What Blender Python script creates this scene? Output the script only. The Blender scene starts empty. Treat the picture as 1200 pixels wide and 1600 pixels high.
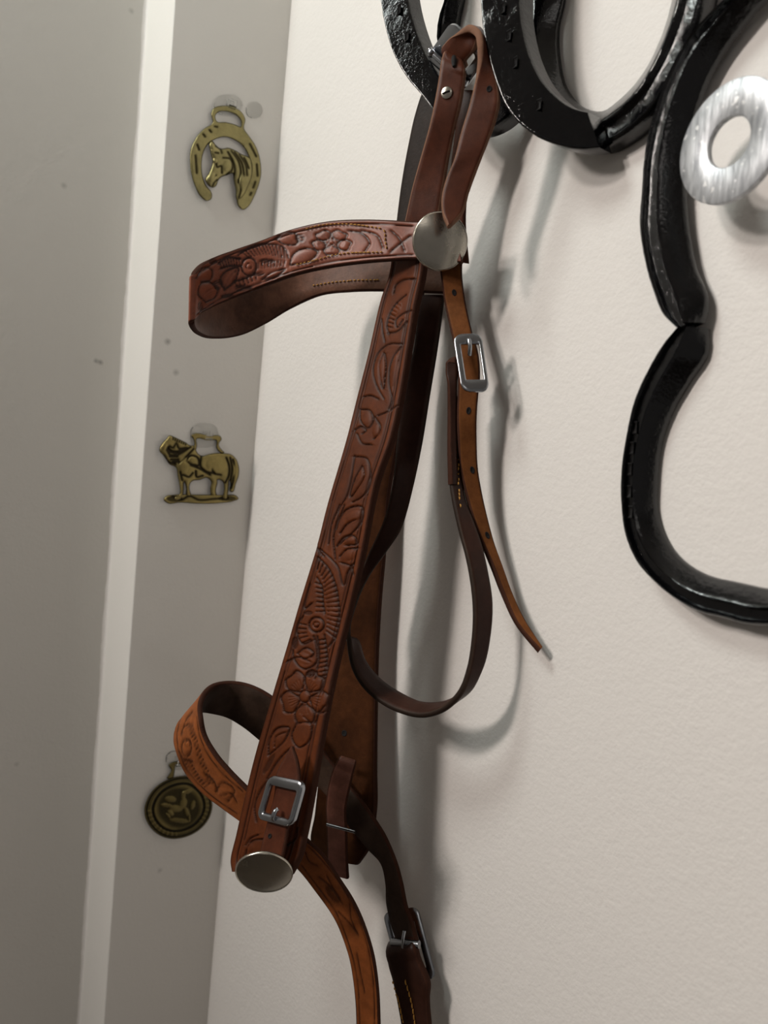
import bpy, bmesh, math, random
import numpy as np
from mathutils import Vector, Matrix
from mathutils.geometry import delaunay_2d_cdt

scene = bpy.context.scene
COL = scene.collection
rng = np.random.default_rng(7)
random.seed(7)

# ------------------------------------------------------------------ camera
# main wall is the plane x = 0 (room at x < 0), the nib wall is the plane y = 0
FPX = 1200.0
PSI, PIT, ROL = (math.radians(a) for a in (37.0, 5.211, 5.636))
CAM = np.array([-0.30, -0.5876, 1.50])
NIB_W, NIB_R = 0.0945, 0.0614
FWD = np.array([math.sin(PSI)*math.cos(PIT), math.cos(PSI)*math.cos(PIT), -math.sin(PIT)])
_r0 = np.array([math.cos(PSI), -math.sin(PSI), 0.0]); _u0 = np.cross(_r0, FWD)
RGT = _r0*math.cos(ROL) + _u0*math.sin(ROL)
UPV = _u0*math.cos(ROL) - _r0*math.sin(ROL)
cd = bpy.data.cameras.new('camera'); cam = bpy.data.objects.new('camera', cd); COL.objects.link(cam)
cd.sensor_fit = 'VERTICAL'; cd.sensor_height = 36.0; cd.lens = 36.0*FPX/1600.0
cd.clip_start = 0.01
M3 = Matrix((Vector(RGT), Vector(UPV), Vector(-FWD))).transposed()
cam.matrix_world = Matrix.Translation(Vector(CAM)) @ M3.to_4x4()
scene.camera = cam
cd.dof.use_dof = True; cd.dof.focus_distance = 0.44; cd.dof.aperture_fstop = 9.0

# ------------------------------------------------------------------ world, lights, exposure
def srgb(r, g, b):
    f = lambda c: ((c/255+0.055)/1.055)**2.4 if c > 10 else c/255/12.92
    return (f(r), f(g), f(b), 1.0)

wd = bpy.data.worlds.new('room_light'); scene.world = wd; wd.use_nodes = True
wd.node_tree.nodes['Background'].inputs[0].default_value = (1.0, 0.93, 0.87, 1)
wd.node_tree.nodes['Background'].inputs[1].default_value = 0.125

def area(name, loc, target, size, power, color):
    l = bpy.data.lights.new(name, 'AREA'); l.shape = 'DISK'; l.size = size; l.energy = power; l.color = color
    o = bpy.data.objects.new(name, l); COL.objects.link(o); o.location = loc
    o.rotation_euler = (Vector(target)-Vector(loc)).to_track_quat('-Z', 'Y').to_euler()
    return o
area('ceiling_lamp_cool', (-0.60, -0.04, 2.22), (0, -0.1, 1.7), 0.26, 3.6, (0.93, 1.0, 0.965))
area('wall_lamp_warm', (-1.15, -0.03, 1.98), (0, -0.62, 1.36), 0.14, 1.15, (1.0, 0.92, 0.86)).data.spread = math.radians(85)
area('wall_lamp_warm', (-1.50, -0.05, 2.34), (0, -0.62, 1.36), 0.16, 1.75, (1.0, 0.92, 0.86)).data.spread = math.radians(85)
area('added_fill_light', (-1.3, -1.7, 2.47), (-0.6, -0.9, 0.5), 0.6, 2.0, (1.0, 0.95, 0.90))  # added soft fill from above and behind the camera, no known fixture

vs = scene.view_settings
vs.view_transform = 'Standard'; vs.look = 'None'; vs.gamma = 1.0; vs.use_curve_mapping = False
vs.exposure = 0.12

# ------------------------------------------------------------------ pixel -> place helpers
def rays(px, py):
    px = np.asarray(px, float); py = np.asarray(py, float)
    return RGT*((px-600)/FPX)[..., None] - UPV*((py-800)/FPX)[..., None] + FWD
def W(px, py, o):                      # point on the plane o metres in front of the main wall
    d = rays(px, py); t = (-np.asarray(o, float) - CAM[0])/d[..., 0]
    return CAM + t[..., None]*d
def S(px, py, o):                      # point on the plane o metres in front of the nib wall
    d = rays(px, py); t = (-np.asarray(o, float) - CAM[1])/d[..., 1]
    return CAM + t[..., None]*d
def nrm(v):
    v = np.asarray(v, float); return v/np.maximum(np.linalg.norm(v, axis=-1, keepdims=True), 1e-12)

def hermite(rows, n):
    """smooth resample of control rows (k, d) to n rows, by chord length of all columns"""
    P = np.asarray(rows, float); k = len(P)
    seg = np.linalg.norm(np.diff(P[:, :2], axis=0), axis=1)
    if P.shape[1] >= 5: seg = (seg + np.linalg.norm(np.diff(P[:, 3:5], axis=0), axis=1))/2
    seg = np.maximum(seg, 1e-6); t = np.concatenate([[0], np.cumsum(seg)])
    m = np.zeros_like(P)
    d = np.diff(P, axis=0)/seg[:, None]
    m[0], m[-1] = d[0], d[-1]
    for i in range(1, k-1):
        m[i] = (d[i-1]*seg[i] + d[i]*seg[i-1])/(seg[i-1]+seg[i])
    q = np.linspace(0, t[-1], n); i = np.clip(np.searchsorted(t, q, 'right')-1, 0, k-2)
    h = seg[i][:, None]; u = ((q-t[i])[:, None])/h
    return ((2*u**3-3*u**2+1)*P[i] + (u**3-2*u**2+u)*h*m[i] + (-2*u**3+3*u**2)*P[i+1] + (u**3-u**2)*h*m[i+1])

# ------------------------------------------------------------------ object helpers
def link(name, me, parent=None):
    o = bpy.data.objects.new(name, me); COL.objects.link(o)
    if parent is not None: o.parent = parent
    return o
def empty(name, loc, label, cat, group=None):
    o = bpy.data.objects.new(name, None); COL.objects.link(o); o.location = loc; o.empty_display_size = 0.02
    o['label'] = label; o['category'] = cat
    if group: o['group'] = group
    return o
def tag(o, label, cat, group=None):
    o['label'] = label; o['category'] = cat
    if group: o['group'] = group
    return o
def mesh(name, verts, faces, mats, parent=None, midx=None, smooth=True, uv=None, attr=None, loc=None, sharp=40):
    """mesh object from world-space verts; parent empties are un-rotated so the offset is the parent's place"""
    V = np.asarray(verts, float)
    org = np.zeros(3)
    q = parent
    while q is not None:
        org += np.array(q.location); q = q.parent
    if loc is not None: base = np.asarray(loc, float)
    else: base = org if parent is not None else V.mean(0)
    me = bpy.data.meshes.new(name)
    me.from_pydata((V-base).tolist(), [], faces)
    for m in (mats if isinstance(mats, (list, tuple)) else [mats]): me.materials.append(m)
    if midx is not None: me.polygons.foreach_set('material_index', np.asarray(midx, np.int32))
    me.polygons.foreach_set('use_smooth', [smooth]*len(me.polygons))
    if uv is not None:
        l = me.uv_layers.new(name='UVMap'); vi = np.zeros(len(me.loops), np.int32); me.loops.foreach_get('vertex_index', vi)
        l.data.foreach_set('uv', np.asarray(uv, np.float32)[vi].ravel())
    if attr is not None:
        a = me.attributes.new('relief', 'FLOAT', 'POINT'); a.data.foreach_set('value', np.asarray(attr, np.float32))
    me.update()
    o = link(name, me, parent); o.location = base-org
    if smooth and sharp:
        try: me.set_sharp_from_angle(angle=math.radians(sharp))
        except Exception: pass
    return o

# ------------------------------------------------------------------ materials
MATS = {}
class NT:
    def __init__(s, name):
        s.m = bpy.data.materials.new(name); s.m.use_nodes = True; s.t = s.m.node_tree
        s.b = s.t.nodes['Principled BSDF']
    def n(s, typ, **kw):
        x = s.t.nodes.new(typ)
        for k, v in kw.items():
            if k in x.inputs: x.inputs[k].default_value = v
            else: setattr(x, k, v)
        return x
    def l(s, a, b): s.t.links.new(a, b)
    def noise(s, scale, detail=4, rough=0.6, vec=None):
        x = s.n('ShaderNodeTexNoise'); x.inputs['Scale'].default_value = scale
        x.inputs['Detail'].default_value = detail; x.inputs['Roughness'].default_value = rough
        if vec is None:
            if not hasattr(s, 'tc'): s.tc = s.n('ShaderNodeTexCoord')
            vec = s.tc.outputs['Object']
        s.l(vec, x.inputs['Vector']); return x
    def ramp(s, fac, stops):
        r = s.n('ShaderNodeValToRGB'); e = r.color_ramp.elements
        while len(e) < len(stops): e.new(0.5)
        for i, (p, c) in enumerate(stops): e[i].position = p; e[i].color = c
        s.l(fac, r.inputs[0]); return r
    def bump(s, height, strength, dist, prev=None):
        b = s.n('ShaderNodeBump'); b.inputs['Strength'].default_value = strength; b.inputs['Distance'].default_value = dist
        s.l(height, b.inputs['Height'])
        if prev: s.l(prev.outputs[0], b.inputs['Normal'])
        return b
    def mix(s, fac, a, b, mode='MIX'):
        m = s.n('ShaderNodeMix', data_type='RGBA', blend_type=mode)
        if isinstance(fac, float): m.inputs[0].default_value = fac
        else: s.l(fac, m.inputs[0])
        for i, v in ((6, a), (7, b)):
            if isinstance(v, tuple): m.inputs[i].default_value = v
            else: s.l(v, m.inputs[i])
        return m.outputs[2]

def paint(name, c, dirt=0.0, bump=0.00025, spots=()):
    s = NT(name)
    n1 = s.noise(1.8, 3); n2 = s.noise(420, 3, 0.65); n3 = s.noise(130, 2)
    a = srgb(*c); b = tuple(v*0.955 for v in a[:3])+(1,)
    col = s.ramp(n1.outputs[0], [(0.35, b), (0.65, a)]).outputs[0]
    if dirt:
        sp = s.noise(34, 4, 0.7); f = s.ramp(sp.outputs[0], [(0.755, (0, 0, 0, 1)), (0.80, (1, 1, 1, 1))])
        col = s.mix(f.outputs[0], col, srgb(*(int(v*0.8) for v in c)))
    wob = s.noise(300, 3, 0.7)
    for px, r, k in spots:
        v = s.n('ShaderNodeVectorMath', operation='DISTANCE'); s.l(s.tc.outputs['Object'], v.inputs[0]); v.inputs[1].default_value = tuple(px)
        w = s.n('ShaderNodeMath', operation='MULTIPLY_ADD'); s.l(wob.outputs[0], w.inputs[0]); w.inputs[1].default_value = r*1.6; s.l(v.outputs['Value'], w.inputs[2])
        f = s.ramp(w.outputs[0], [(r*0.9, (1, 1, 1, 1)), (r*1.5, (0, 0, 0, 1))])
        col = s.mix(f.outputs[0], col, srgb(*(int(q*k) for q in c)))
    s.l(col, s.b.inputs['Base Color']); s.b.inputs['Roughness'].default_value = 0.55
    s.b.inputs['Specular IOR Level'].default_value = 0.3
    p = s.bump(n3.outputs[0], 0.6, bump*2.2); q = s.bump(n2.outputs[0], 0.8, bump*1.3, p)
    s.l(q.outputs[0], s.b.inputs['Normal']); return s.m

def leather(name, c, dark=0.42, rough=0.52, edge=0.06, coat=0.15, mottle=0.25, bump=0.00008, grain=1500, suede=False):
    """c colour; grooves and edges take a darker dye; UV.y runs across the strap, 'relief' is the carving depth"""
    s = NT(name); base = srgb(*c); dk = tuple(v*dark for v in base[:3])+(1,)
    n1 = s.noise(26, 5, 0.65); n2 = s.noise(grain, 2); n3 = s.noise(180, 4, 0.7)
    lite = tuple(min(1, v*(1+mottle)) for v in base[:3])+(1,); drk = tuple(v*(1-mottle) for v in base[:3])+(1,)
    col = s.ramp(n1.outputs[0], [(0.3, drk), (0.5, base), (0.72, lite)]).outputs[0]
    f3 = s.ramp(n3.outputs[0], [(0.35, (0.8, 0.8, 0.8, 1)), (0.65, (1.1, 1.1, 1.1, 1))])
    col = s.mix(1.0, col, f3.outputs[0], 'MULTIPLY')
    at = s.n('ShaderNodeAttribute', attribute_name='relief')
    rf = s.ramp(at.outputs['Fac'], [(0.0, (0, 0, 0, 1)), (0.8, (1, 1, 1, 1))])
    col = s.mix(rf.outputs[0], col, dk)
    uv = s.n('ShaderNodeUVMap', uv_map='UVMap'); sx = s.n('ShaderNodeSeparateXYZ'); s.l(uv.outputs[0], sx.inputs[0])
    m1 = s.n('ShaderNodeMath', operation='SUBTRACT'); s.l(sx.outputs[1], m1.inputs[0]); m1.inputs[1].default_value = 0.5
    m2 = s.n('ShaderNodeMath', operation='ABSOLUTE'); s.l(m1.outputs[0], m2.inputs[0])
    er = s.ramp(m2.outputs[0], [(0.5-edge, (0, 0, 0, 1)), (0.5, (1, 1, 1, 1))])
    col = s.mix(er.outputs[0], col, dk)
    s.l(col, s.b.inputs['Base Color'])
    s.b.inputs['Roughness'].default_value = rough; s.b.inputs['Specular IOR Level'].default_value = 0.17 if not suede else 0.08
    if coat: s.b.inputs['Coat Weight'].default_value = coat; s.b.inputs['Coat Roughness'].default_value = 0.35
    p = s.bump(n3.outputs[0], 0.5, bump*2); q = s.bump(n2.outputs[0], 0.6, bump, p)
    s.l(q.outputs[0], s.b.inputs['Normal']); return s.m

def metal(name, c, rough, metallic=1.0, streak=0.0, bump=0.0, bscale=300, var=0.12):
    s = NT(name); n = s.noise(60, 4, 0.7); a = srgb(*c)
    r = s.ramp(n.outputs[0], [(0.3, tuple(v*(1-var) for v in a[:3])+(1,)), (0.7, a)])
    s.l(r.outputs[0], s.b.inputs['Base Color']); s.b.inputs['Metallic'].default_value = metallic
    rr = s.ramp(n.outputs[0], [(0.3, (rough*0.8,)*3+(1,)), (0.7, (rough*1.25,)*3+(1,))])
    s.l(rr.outputs[0], s.b.inputs['Roughness'])
    if bump:
        n2 = s.noise(bscale, 4, 0.65); s.l(s.bump(n2.outputs[0], 0.8, bump).outputs[0], s.b.inputs['Normal'])
    return s.m

def SB(px, py):                        # point on the recessed back wall
    d = RGT*((px-600)/FPX)-UPV*((py-800)/FPX)+FWD; t = (NIB_R-CAM[1])/d[1]; return tuple(CAM+t*d)
def SN(px, py):                        # point on the nib wall
    d = RGT*((px-600)/FPX)-UPV*((py-800)/FPX)+FWD; t = (-CAM[1])/d[1]; return tuple(CAM+t*d)
M_NIB = paint('cream_nib_paint', (224, 220, 214), bump=0.00011, spots=[(SN(262, 534), .0009, .6), (SN(275, 582), .0008, .75), (SN(250, 1360), .0012, .8)])
M_WALL = paint('cream_wall_paint', (226, 221, 216), bump=0.0002)
M_GREY = paint('greige_wall_paint', (212, 208, 202), dirt=1.0, bump=0.00011, spots=[(SB(150, 564), .0016, .55), (SB(157, 566), .0013, .6), (SB(205, 17), .0014, .8), (SB(100, 290), .0010, .8), (SB(26, 1194), .0014, .85)])
M_FLOOR = paint('floor_finish', (120, 110, 100))
M_CHEEK = leather('chestnut_tooled_leather', (88, 41, 14), coat=0.02, dark=0.28)
M_BROW = leather('reddish_tooled_leather', (128, 70, 50), coat=.25, dark=0.17, rough=0.4)
M_NOSE = leather('tan_tooled_leather', (136, 76, 38), coat=.03, dark=0.30, rough=0.5)
M_CROWN = leather('brown_smooth_leather', (78, 40, 25), coat=.04, dark=0.40, rough=0.45)
M_TAN = leather('tan_flesh_side', (108, 65, 34), dark=0.45, rough=0.7, coat=0, suede=True)
M_SUEDE = leather('brown_flesh_side', (62, 34, 16), dark=0.35, rough=0.8, coat=0, mottle=0.5, bump=0.00025, grain=700, suede=True)
M_DARK = leather('dark_brown_leather', (52, 30, 22), coat=.05, dark=0.45, rough=0.42)
M_BLACK = leather('blackened_flesh_side', (56, 41, 32), dark=0.5, rough=0.6, coat=0, mottle=0.45, bump=0.0002, grain=700)
M_LIN = leather('worn_lining_leather', (92, 62, 48), dark=0.35, rough=0.5, mottle=0.55, coat=0.1, bump=0.0002, grain=500)
M_EDGE = leather('cut_leather_edge', (66, 40, 30), dark=0.8, rough=0.8, coat=0, bump=0.0004, grain=900, suede=True)
M_EDGEL = leather('pale_cut_leather_edge', (126, 92, 74), dark=0.8, rough=0.85, coat=0, bump=0.0004, grain=900, suede=True)
M_WORN = leather('worn_pinkish_leather', (112, 72, 60), dark=0.5, rough=0.4, mottle=0.4)
M_JET = leather('black_dyed_leather', (34, 26, 22), dark=0.5, rough=0.6, coat=0, mottle=0.5, bump=0.0002, grain=700)
M_THREAD = leather('yellow_waxed_thread', (190, 138, 66), dark=0.8, rough=0.6, coat=0)
M_STEEL = metal('polished_nickel', (168, 171, 176), 0.22)
M_CONCHO = metal('brushed_nickel', (190, 184, 172), 0.24, bump=0.00003, bscale=900)
M_HOLE = metal('punched_hole_dark', (10, 6, 5), 0.9, metallic=0.0)
M_SHOE = metal('black_gloss_enamel', (6, 6, 8), 0.08, metallic=0.0, bump=0.0003, bscale=380)
M_SHOE.node_tree.nodes['Principled BSDF'].inputs['Specular IOR Level'].default_value = 0.6
M_BRASS = metal('aged_brass', (176, 158, 92), 0.36, bump=0.0002, bscale=500, var=0.35)
M_BRASSD = metal('tarnished_brass', (92, 82, 52), 0.45, bump=0.0003, bscale=500, var=0.5)

def brass_mat(name, hi, lo, rough):
    s = NT(name); n = s.noise(70, 5, 0.7)
    at = s.n('ShaderNodeAttribute', attribute_name='relief')
    rf = s.ramp(at.outputs['Fac'], [(0.0, (0, 0, 0, 1)), (0.7, (1, 1, 1, 1))])
    a = srgb(*hi); c = s.ramp(n.outputs[0], [(0.3, tuple(v*0.62 for v in a[:3])+(1,)), (0.62, a)])
    col = s.mix(rf.outputs[0], c.outputs[0], srgb(*lo)); s.l(col, s.b.inputs['Base Color'])
    s.b.inputs['Metallic'].default_value = 0.85; s.b.inputs['Roughness'].default_value = rough
    n2 = s.noise(600, 3); s.l(s.bump(n2.outputs[0], 0.6, 0.0002).outputs[0], s.b.inputs['Normal']); return s.m
M_BR1 = brass_mat('yellow_brass', (156, 146, 100), (62, 55, 33), 0.42)
M_BR2 = brass_mat('dull_brass', (158, 142, 90), (44, 37, 22), 0.45)
M_BR3 = brass_mat('dark_tarnished_brass', (124, 110, 68), (30, 26, 16), 0.5)

def washer_mat():
    s = NT('galvanised_zinc'); tc = s.n('ShaderNodeTexCoord'); mp = s.n('ShaderNodeMapping')
    mp.inputs['Scale'].default_value = (1, 1, 0.16); s.l(tc.outputs['Object'], mp.inputs[0])
    n = s.noise(420, 3, 0.6, mp.outputs[0]); n2 = s.noise(330, 1, 0.4)
    c = s.ramp(n.outputs[0], [(0.35, srgb(150, 152, 156)), (0.62, srgb(204, 206, 209))])
    f = s.ramp(n2.outputs[0], [(0.68, (0, 0, 0, 1)), (0.72, (1, 1, 1, 1))])
    s.l(s.mix(f.outputs[0], c.outputs[0], srgb(232, 232, 232)), s.b.inputs['Base Color'])
    s.b.inputs['Metallic'].default_value = 0.55; s.b.inputs['Roughness'].default_value = 0.42
    s.l(s.bump(n.outputs[0], 0.6, 0.0004).outputs[0], s.b.inputs['Normal']); return s.m
M_ZINC = washer_mat()
def clear_mat():
    s = NT('clear_plastic'); s.b.inputs['Transmission Weight'].default_value = 1.0
    s.b.inputs['Roughness'].default_value = 0.04; s.b.inputs['IOR'].default_value = 1.3
    s.b.inputs['Base Color'].default_value = (0.97, 0.97, 0.96, 1)
    n = s.noise(200, 2); s.l(s.bump(n.outputs[0], 0.15, 0.0005).outputs[0], s.b.inputs['Normal']); return s.m
M_CLEAR = clear_mat()

# ------------------------------------------------------------------ the setting
def structure(name, boxes, mat, bev=0.0):
    bm = bmesh.new()
    for (x0, x1, y0, y1, z0, z1) in boxes:
        r = bmesh.ops.create_cube(bm, size=1.0)
        for v in r['verts']:
            v.co = Vector((x0+(v.co.x+.5)*(x1-x0), y0+(v.co.y+.5)*(y1-y0), z0+(v.co.z+.5)*(z1-z0)))
    if bev: bmesh.ops.bevel(bm, geom=bm.edges[:], offset=bev, segments=3, affect='EDGES', profile=0.5)
    me = bpy.data.meshes.new(name); bm.to_mesh(me); bm.free(); me.materials.append(mat)
    me.polygons.foreach_set('use_smooth', [True]*len(me.polygons)); me.set_sharp_from_angle(angle=math.radians(50))
    o = link(name, me); o['kind'] = 'structure'; return o
ROOM = 2.6
structure('floor', [(-2.6, 0.12, -ROOM, 0.20, -0.1, 0.0)], M_FLOOR)
structure('ceiling', [(-2.6, 0.12, -ROOM, 0.20, 2.5, 2.6)], M_WALL)
structure('wall_right', [(0.0, 0.12, -ROOM, 0.0, 0.0, 2.5)], M_WALL)
structure('wall_nib', [(-NIB_W, 0.12, 0.0, 0.20, 0.0, 2.5)], M_NIB, bev=0.0012)
structure('wall_back', [(-2.6, -NIB_W+0.002, NIB_R, 0.20, 0.0, 2.5)], M_GREY)
# caulk bead in the recess corner, uneven
def caulk():
    V, Fc = [], []; n = 260
    for i in range(n):
        z = 0.9+1.2*i/(n-1); r = 0.0020+0.0003*math.sin(i*0.23)+0.0005*random.random()
        for k in range(5):
            a = k/4*math.pi/2
            V.append((-NIB_W-r*1.3*(1-math.sin(a)), NIB_R-r*(1-math.cos(a))-0.0, z))
        if i:
            for k in range(4):
                b = (i-1)*5+k; Fc.append((b, b+1, b+6, b+5))
    o = mesh('trim_1', V, Fc, M_WALL); o['kind'] = 'structure'
caulk()
#=====OBJECTS=====
# ------------------------------------------------------------------ carving (relief drawn as strokes)
def smooth_poly(p, n=24):
    p = np.asarray(p, float)
    return hermite(p, n) if len(p) > 2 else np.linspace(p[0], p[-1], 8)
class Carve:
    def __init__(s): s.st = []; s.bl = []; s.stip = []
    def z(s, ox, oy, k):                        # set the frame of a close-up: origin and magnification
        s.o = (ox, oy, k); return s
    def T(s, p): p = np.asarray(p, float); return np.stack([s.o[0]+p[..., 0]/s.o[2], s.o[1]+p[..., 1]/s.o[2]], -1)
    def line(s, pts, w=1.6, d=1.0, bev=3.5, n=24):
        s.st.append((smooth_poly(s.T(pts), n), w, d, bev)); return s
    def ribs(s, a, b, n, w=1.3, d=0.8):
        A = smooth_poly(s.T(a), n); B = smooth_poly(s.T(b), n)
        for p, q in zip(A, B): s.st.append((np.linspace(p, q, 5), w, d, 1.5))
        return s
    def circ(s, cx, cy, rx, ry=None, ang=0, w=1.5, d=1.0, dome=0.0):
        ry = ry or rx; t = np.linspace(0, 2*math.pi, 26); ca, sa = math.cos(ang), math.sin(ang)
        x = rx*np.cos(t); y = ry*np.sin(t)
        s.st.append((s.T(np.stack([cx+x*ca-y*sa, cy+x*sa+y*ca], -1)), w, d, 2.5))
        if dome: s.blob(cx, cy, rx*.8, ry*.8, ang, dome)
        return s
    def blob(s, cx, cy, rx, ry, ang=0, h=0.8):
        c = s.T((cx, cy)); s.bl.append((c[0], c[1], rx/s.o[2], ry/s.o[2], ang, h)); return s
    def flower(s, cx, cy, R, rot=0, n=5, sx=1.0, sy=1.0):
        for k in range(n):
            a = rot+2*math.pi*k/n; w = math.pi/n*0.92
            pts = [(cx+sx*r*math.cos(a+t), cy+sy*r*math.sin(a+t)) for r, t in ((R*.28, -w*.7), (R*.75, -w), (R, -w*.45), (R*.93, 0), (R, w*.45), (R*.75, w), (R*.28, w*.7))]
            s.line(pts); s.blob(cx+sx*R*.62*math.cos(a), cy+sy*R*.62*math.sin(a), R*.3, R*.3, 0, 0.7)
            for t in (-.3, -.1, .1, .3):
                s.line([(cx+sx*R*.3*math.cos(a+t), cy+sy*R*.3*math.sin(a+t)), (cx+sx*R*.62*math.cos(a+t*.9), cy+sy*R*.62*math.sin(a+t*.9))], 1.0, .6, 0)
        s.circ(cx, cy, R*.2, R*.2*sy/sx, 0, 1.4, .9, 0.8); return s
    def stipple(s, cx, cy, rx, ry, ang=0): c = s.T((cx, cy)); s.stip.append((c[0], c[1], rx/s.o[2], ry/s.o[2], ang)); return s
    def eval(s, X, Y):
        h = np.zeros_like(X)
        for cx, cy, rx, ry, a, v in s.bl:
            dx, dy = X-cx, Y-cy; u = (dx*math.cos(a)+dy*math.sin(a))/rx; w = (-dx*math.sin(a)+dy*math.cos(a))/ry
            h += v*np.clip(1-u*u-w*w, 0, 1)**0.7
        for cx, cy, rx, ry, a in s.stip:
            dx, dy = X-cx, Y-cy; u = (dx*math.cos(a)+dy*math.sin(a))/rx; w = (-dx*math.sin(a)+dy*math.cos(a))/ry
            m = np.clip((1-u*u-w*w)*3, 0, 1); h += m*(-0.7+0.55*np.sin(X*2.1+Y*.7)*np.sin(Y*2.2-X*.6))
        for P, w, d, bev in s.st:
            m = max(w*3, bev*3)+1
            idx = np.nonzero((X > P[:, 0].min()-m) & (X < P[:, 0].max()+m) & (Y > P[:, 1].min()-m) & (Y < P[:, 1].max()+m))
            if not len(idx[0]): continue
            x, y = X[idx], Y[idx]; best = np.full(x.shape, 1e9); side = np.zeros_like(x)
            for (ax, ay), (bx, by) in zip(P[:-1], P[1:]):
                ex, ey = bx-ax, by-ay; L = max(ex*ex+ey*ey, 1e-9)
                t = np.clip(((x-ax)*ex+(y-ay)*ey)/L, 0, 1); dd = np.hypot(x-ax-t*ex, y-ay-t*ey)
                k = dd < best; best[k] = dd[k]; side[k] = (ex*(y-ay)-ey*(x-ax))[k]
            g = -d*np.exp(-(best/w)**2)
            if bev: g += -d*0.55*np.exp(-best/bev)*(side > 0) + d*0.35*np.exp(-best/bev)*(side < 0)
            np.add.at(h, idx, g)
        return h

# ------------------------------------------------------------------ straps: ruled bands with thickness
def strap(name, rows, mats, parent, th=0.0032, nl=90, nw=8, carve=None, amp=0.0006, ref=0, crown=0.0, flip=False, loc=None, taper_end=0):
    """rows: (left x, left y, left offset mm, right x, right y, right offset mm) along the strap"""
    R = hermite(rows, nl)
    L3 = W(R[:, 0], R[:, 1], R[:, 2]/1000); R3 = W(R[:, 3], R[:, 4], R[:, 5]/1000)
    C = (L3+R3)/2; ds = np.gradient(C, axis=0); ac = R3-L3
    n = nrm(np.cross(ac, ds))
    if (np.dot(n[ref], CAM-C[ref]) < 0) != flip: n = -n
    s = np.concatenate([[0], np.cumsum(np.linalg.norm(np.diff(C, axis=0), axis=1))])
    # make normals vary smoothly
    for _ in range(2):
        n[1:-1] = nrm(n[:-2]+2*n[1:-1]+n[2:])
    wd = np.linalg.norm(ac, axis=1); eb = np.minimum(0.0009/np.maximum(wd, 1e-4), 0.2)
    T = np.linspace(0, 1, nw+1)
    prof_f = [(t, 0.5) for t in T]
    tt = []
    for t in T: tt.append(t)
    rows_v = []; rel = []; uvs = []
    tf = np.array(T)[None, :]*(1-2*eb[:, None])+eb[:, None]
    front = L3[:, None, :]+ac[:, None, :]*tf[..., None]
    hgt = np.full(tf.shape, th/2)+crown*(1-(2*tf-1)**2)
    rl = np.zeros(tf.shape)
    if carve is not None:
        X = R[:, 0][:, None]+(R[:, 3]-R[:, 0])[:, None]*tf; Y = R[:, 1][:, None]+(R[:, 4]-R[:, 1])[:, None]*tf
        hv = carve.eval(X, Y); hgt = hgt+np.clip(hv, -1.6, 1.6)*amp; rl = np.clip(-hv, 0, 1.2)/1.2
    front = front+n[:, None, :]*hgt[..., None]
    nb = 4; tb = np.linspace(0, 1, nb+1)[None, :]*(1-2*eb[:, None])+eb[:, None]
    back = (L3[:, None, :]+ac[:, None, :]*tb[..., None])-n[:, None, :]*(th/2-crown*(1-(2*tb-1)**2))[..., None]
    eR = np.stack([R3+n*th*.28, R3-n*th*.28], 1); eL = np.stack([L3-n*th*.28, L3+n*th*.28], 1)
    ring = np.concatenate([front, eR, back[:, ::-1], eL], 1); m = ring.shape[1]
    tv = np.concatenate([tf, np.ones((nl, 2)), tb[:, ::-1], np.zeros((nl, 2))], 1)
    rv = np.concatenate([rl, np.zeros((nl, m-nw-1))], 1)
    uv = np.stack([np.repeat(s[:, None], m, 1), tv], -1).reshape(-1, 2)
    i = np.arange(nl-1)[:, None]; k = np.arange(m)[None, :]; k2 = (k+1) % m
    F = np.stack([i*m+k, i*m+k2, (i+1)*m+k2, (i+1)*m+k], -1).reshape(-1, 4)
    mi = np.where(np.arange(m) < nw, 0, 2); mi[nw+3:nw+3+nb] = 1
    mi = np.tile(mi, nl-1)
    faces = F.tolist()+[list(range(m))[::-1], [(nl-1)*m+j for j in range(m)]]
    mi = np.concatenate([mi, [2, 2]])
    # outward orientation check
    v = ring.reshape(-1, 3); q = faces[nw//2]; fn = np.cross(v[q[1]]-v[q[0]], v[q[3]]-v[q[0]])
    if np.dot(fn, n[0]) < 0: faces = [f[::-1] for f in faces]
    o = mesh(name, v, faces, list(mats), parent, mi, True, uv, rv.reshape(-1), loc=loc, sharp=60)
    o['_w'] = float(wd.mean()*1000); del o['_w']
    if DEBUG: print('STRAP %-18s width mm %.1f..%.1f  length %.0f mm' % (name, wd.min()*1000, wd.max()*1000, s[-1]*1000))
    return dict(obj=o, R=R, L3=L3, R3=R3, n=n, th=th, s=s)
DEBUG = False

def on_strap(st, px, py, lift=0.0):
    """point, normal, along, across at the place of a strap seen at that pixel"""
    R = st['R']; best = None
    lo, hi = st.get('lim', (0.0, 1.0))
    for i in range(int(lo*len(R)), int(hi*len(R))):
        a = R[i, :2]; b = R[i, 3:5]; e = b-a; L = e@e
        t = np.clip(((px-a[0])*e[0]+(py-a[1])*e[1])/max(L, 1e-9), 0, 1); p = a+e*t
        d = math.hypot(p[0]-px, p[1]-py)
        if best is None or d < best[0]: best = (d, i, t)
    _, i, t = best; P = st['L3'][i]*(1-t)+st['R3'][i]*t; n = st['n'][i]
    if np.dot(n, CAM-P) < 0: n = -n
    j = min(i+1, len(R)-1); k = max(i-1, 0); al = nrm((st['L3'][j]+st['R3'][j])-(st['L3'][k]+st['R3'][k])); ac = nrm(st['R3'][i]-st['L3'][i])
    return P+n*(st['th']/2+lift), n, al, ac

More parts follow.
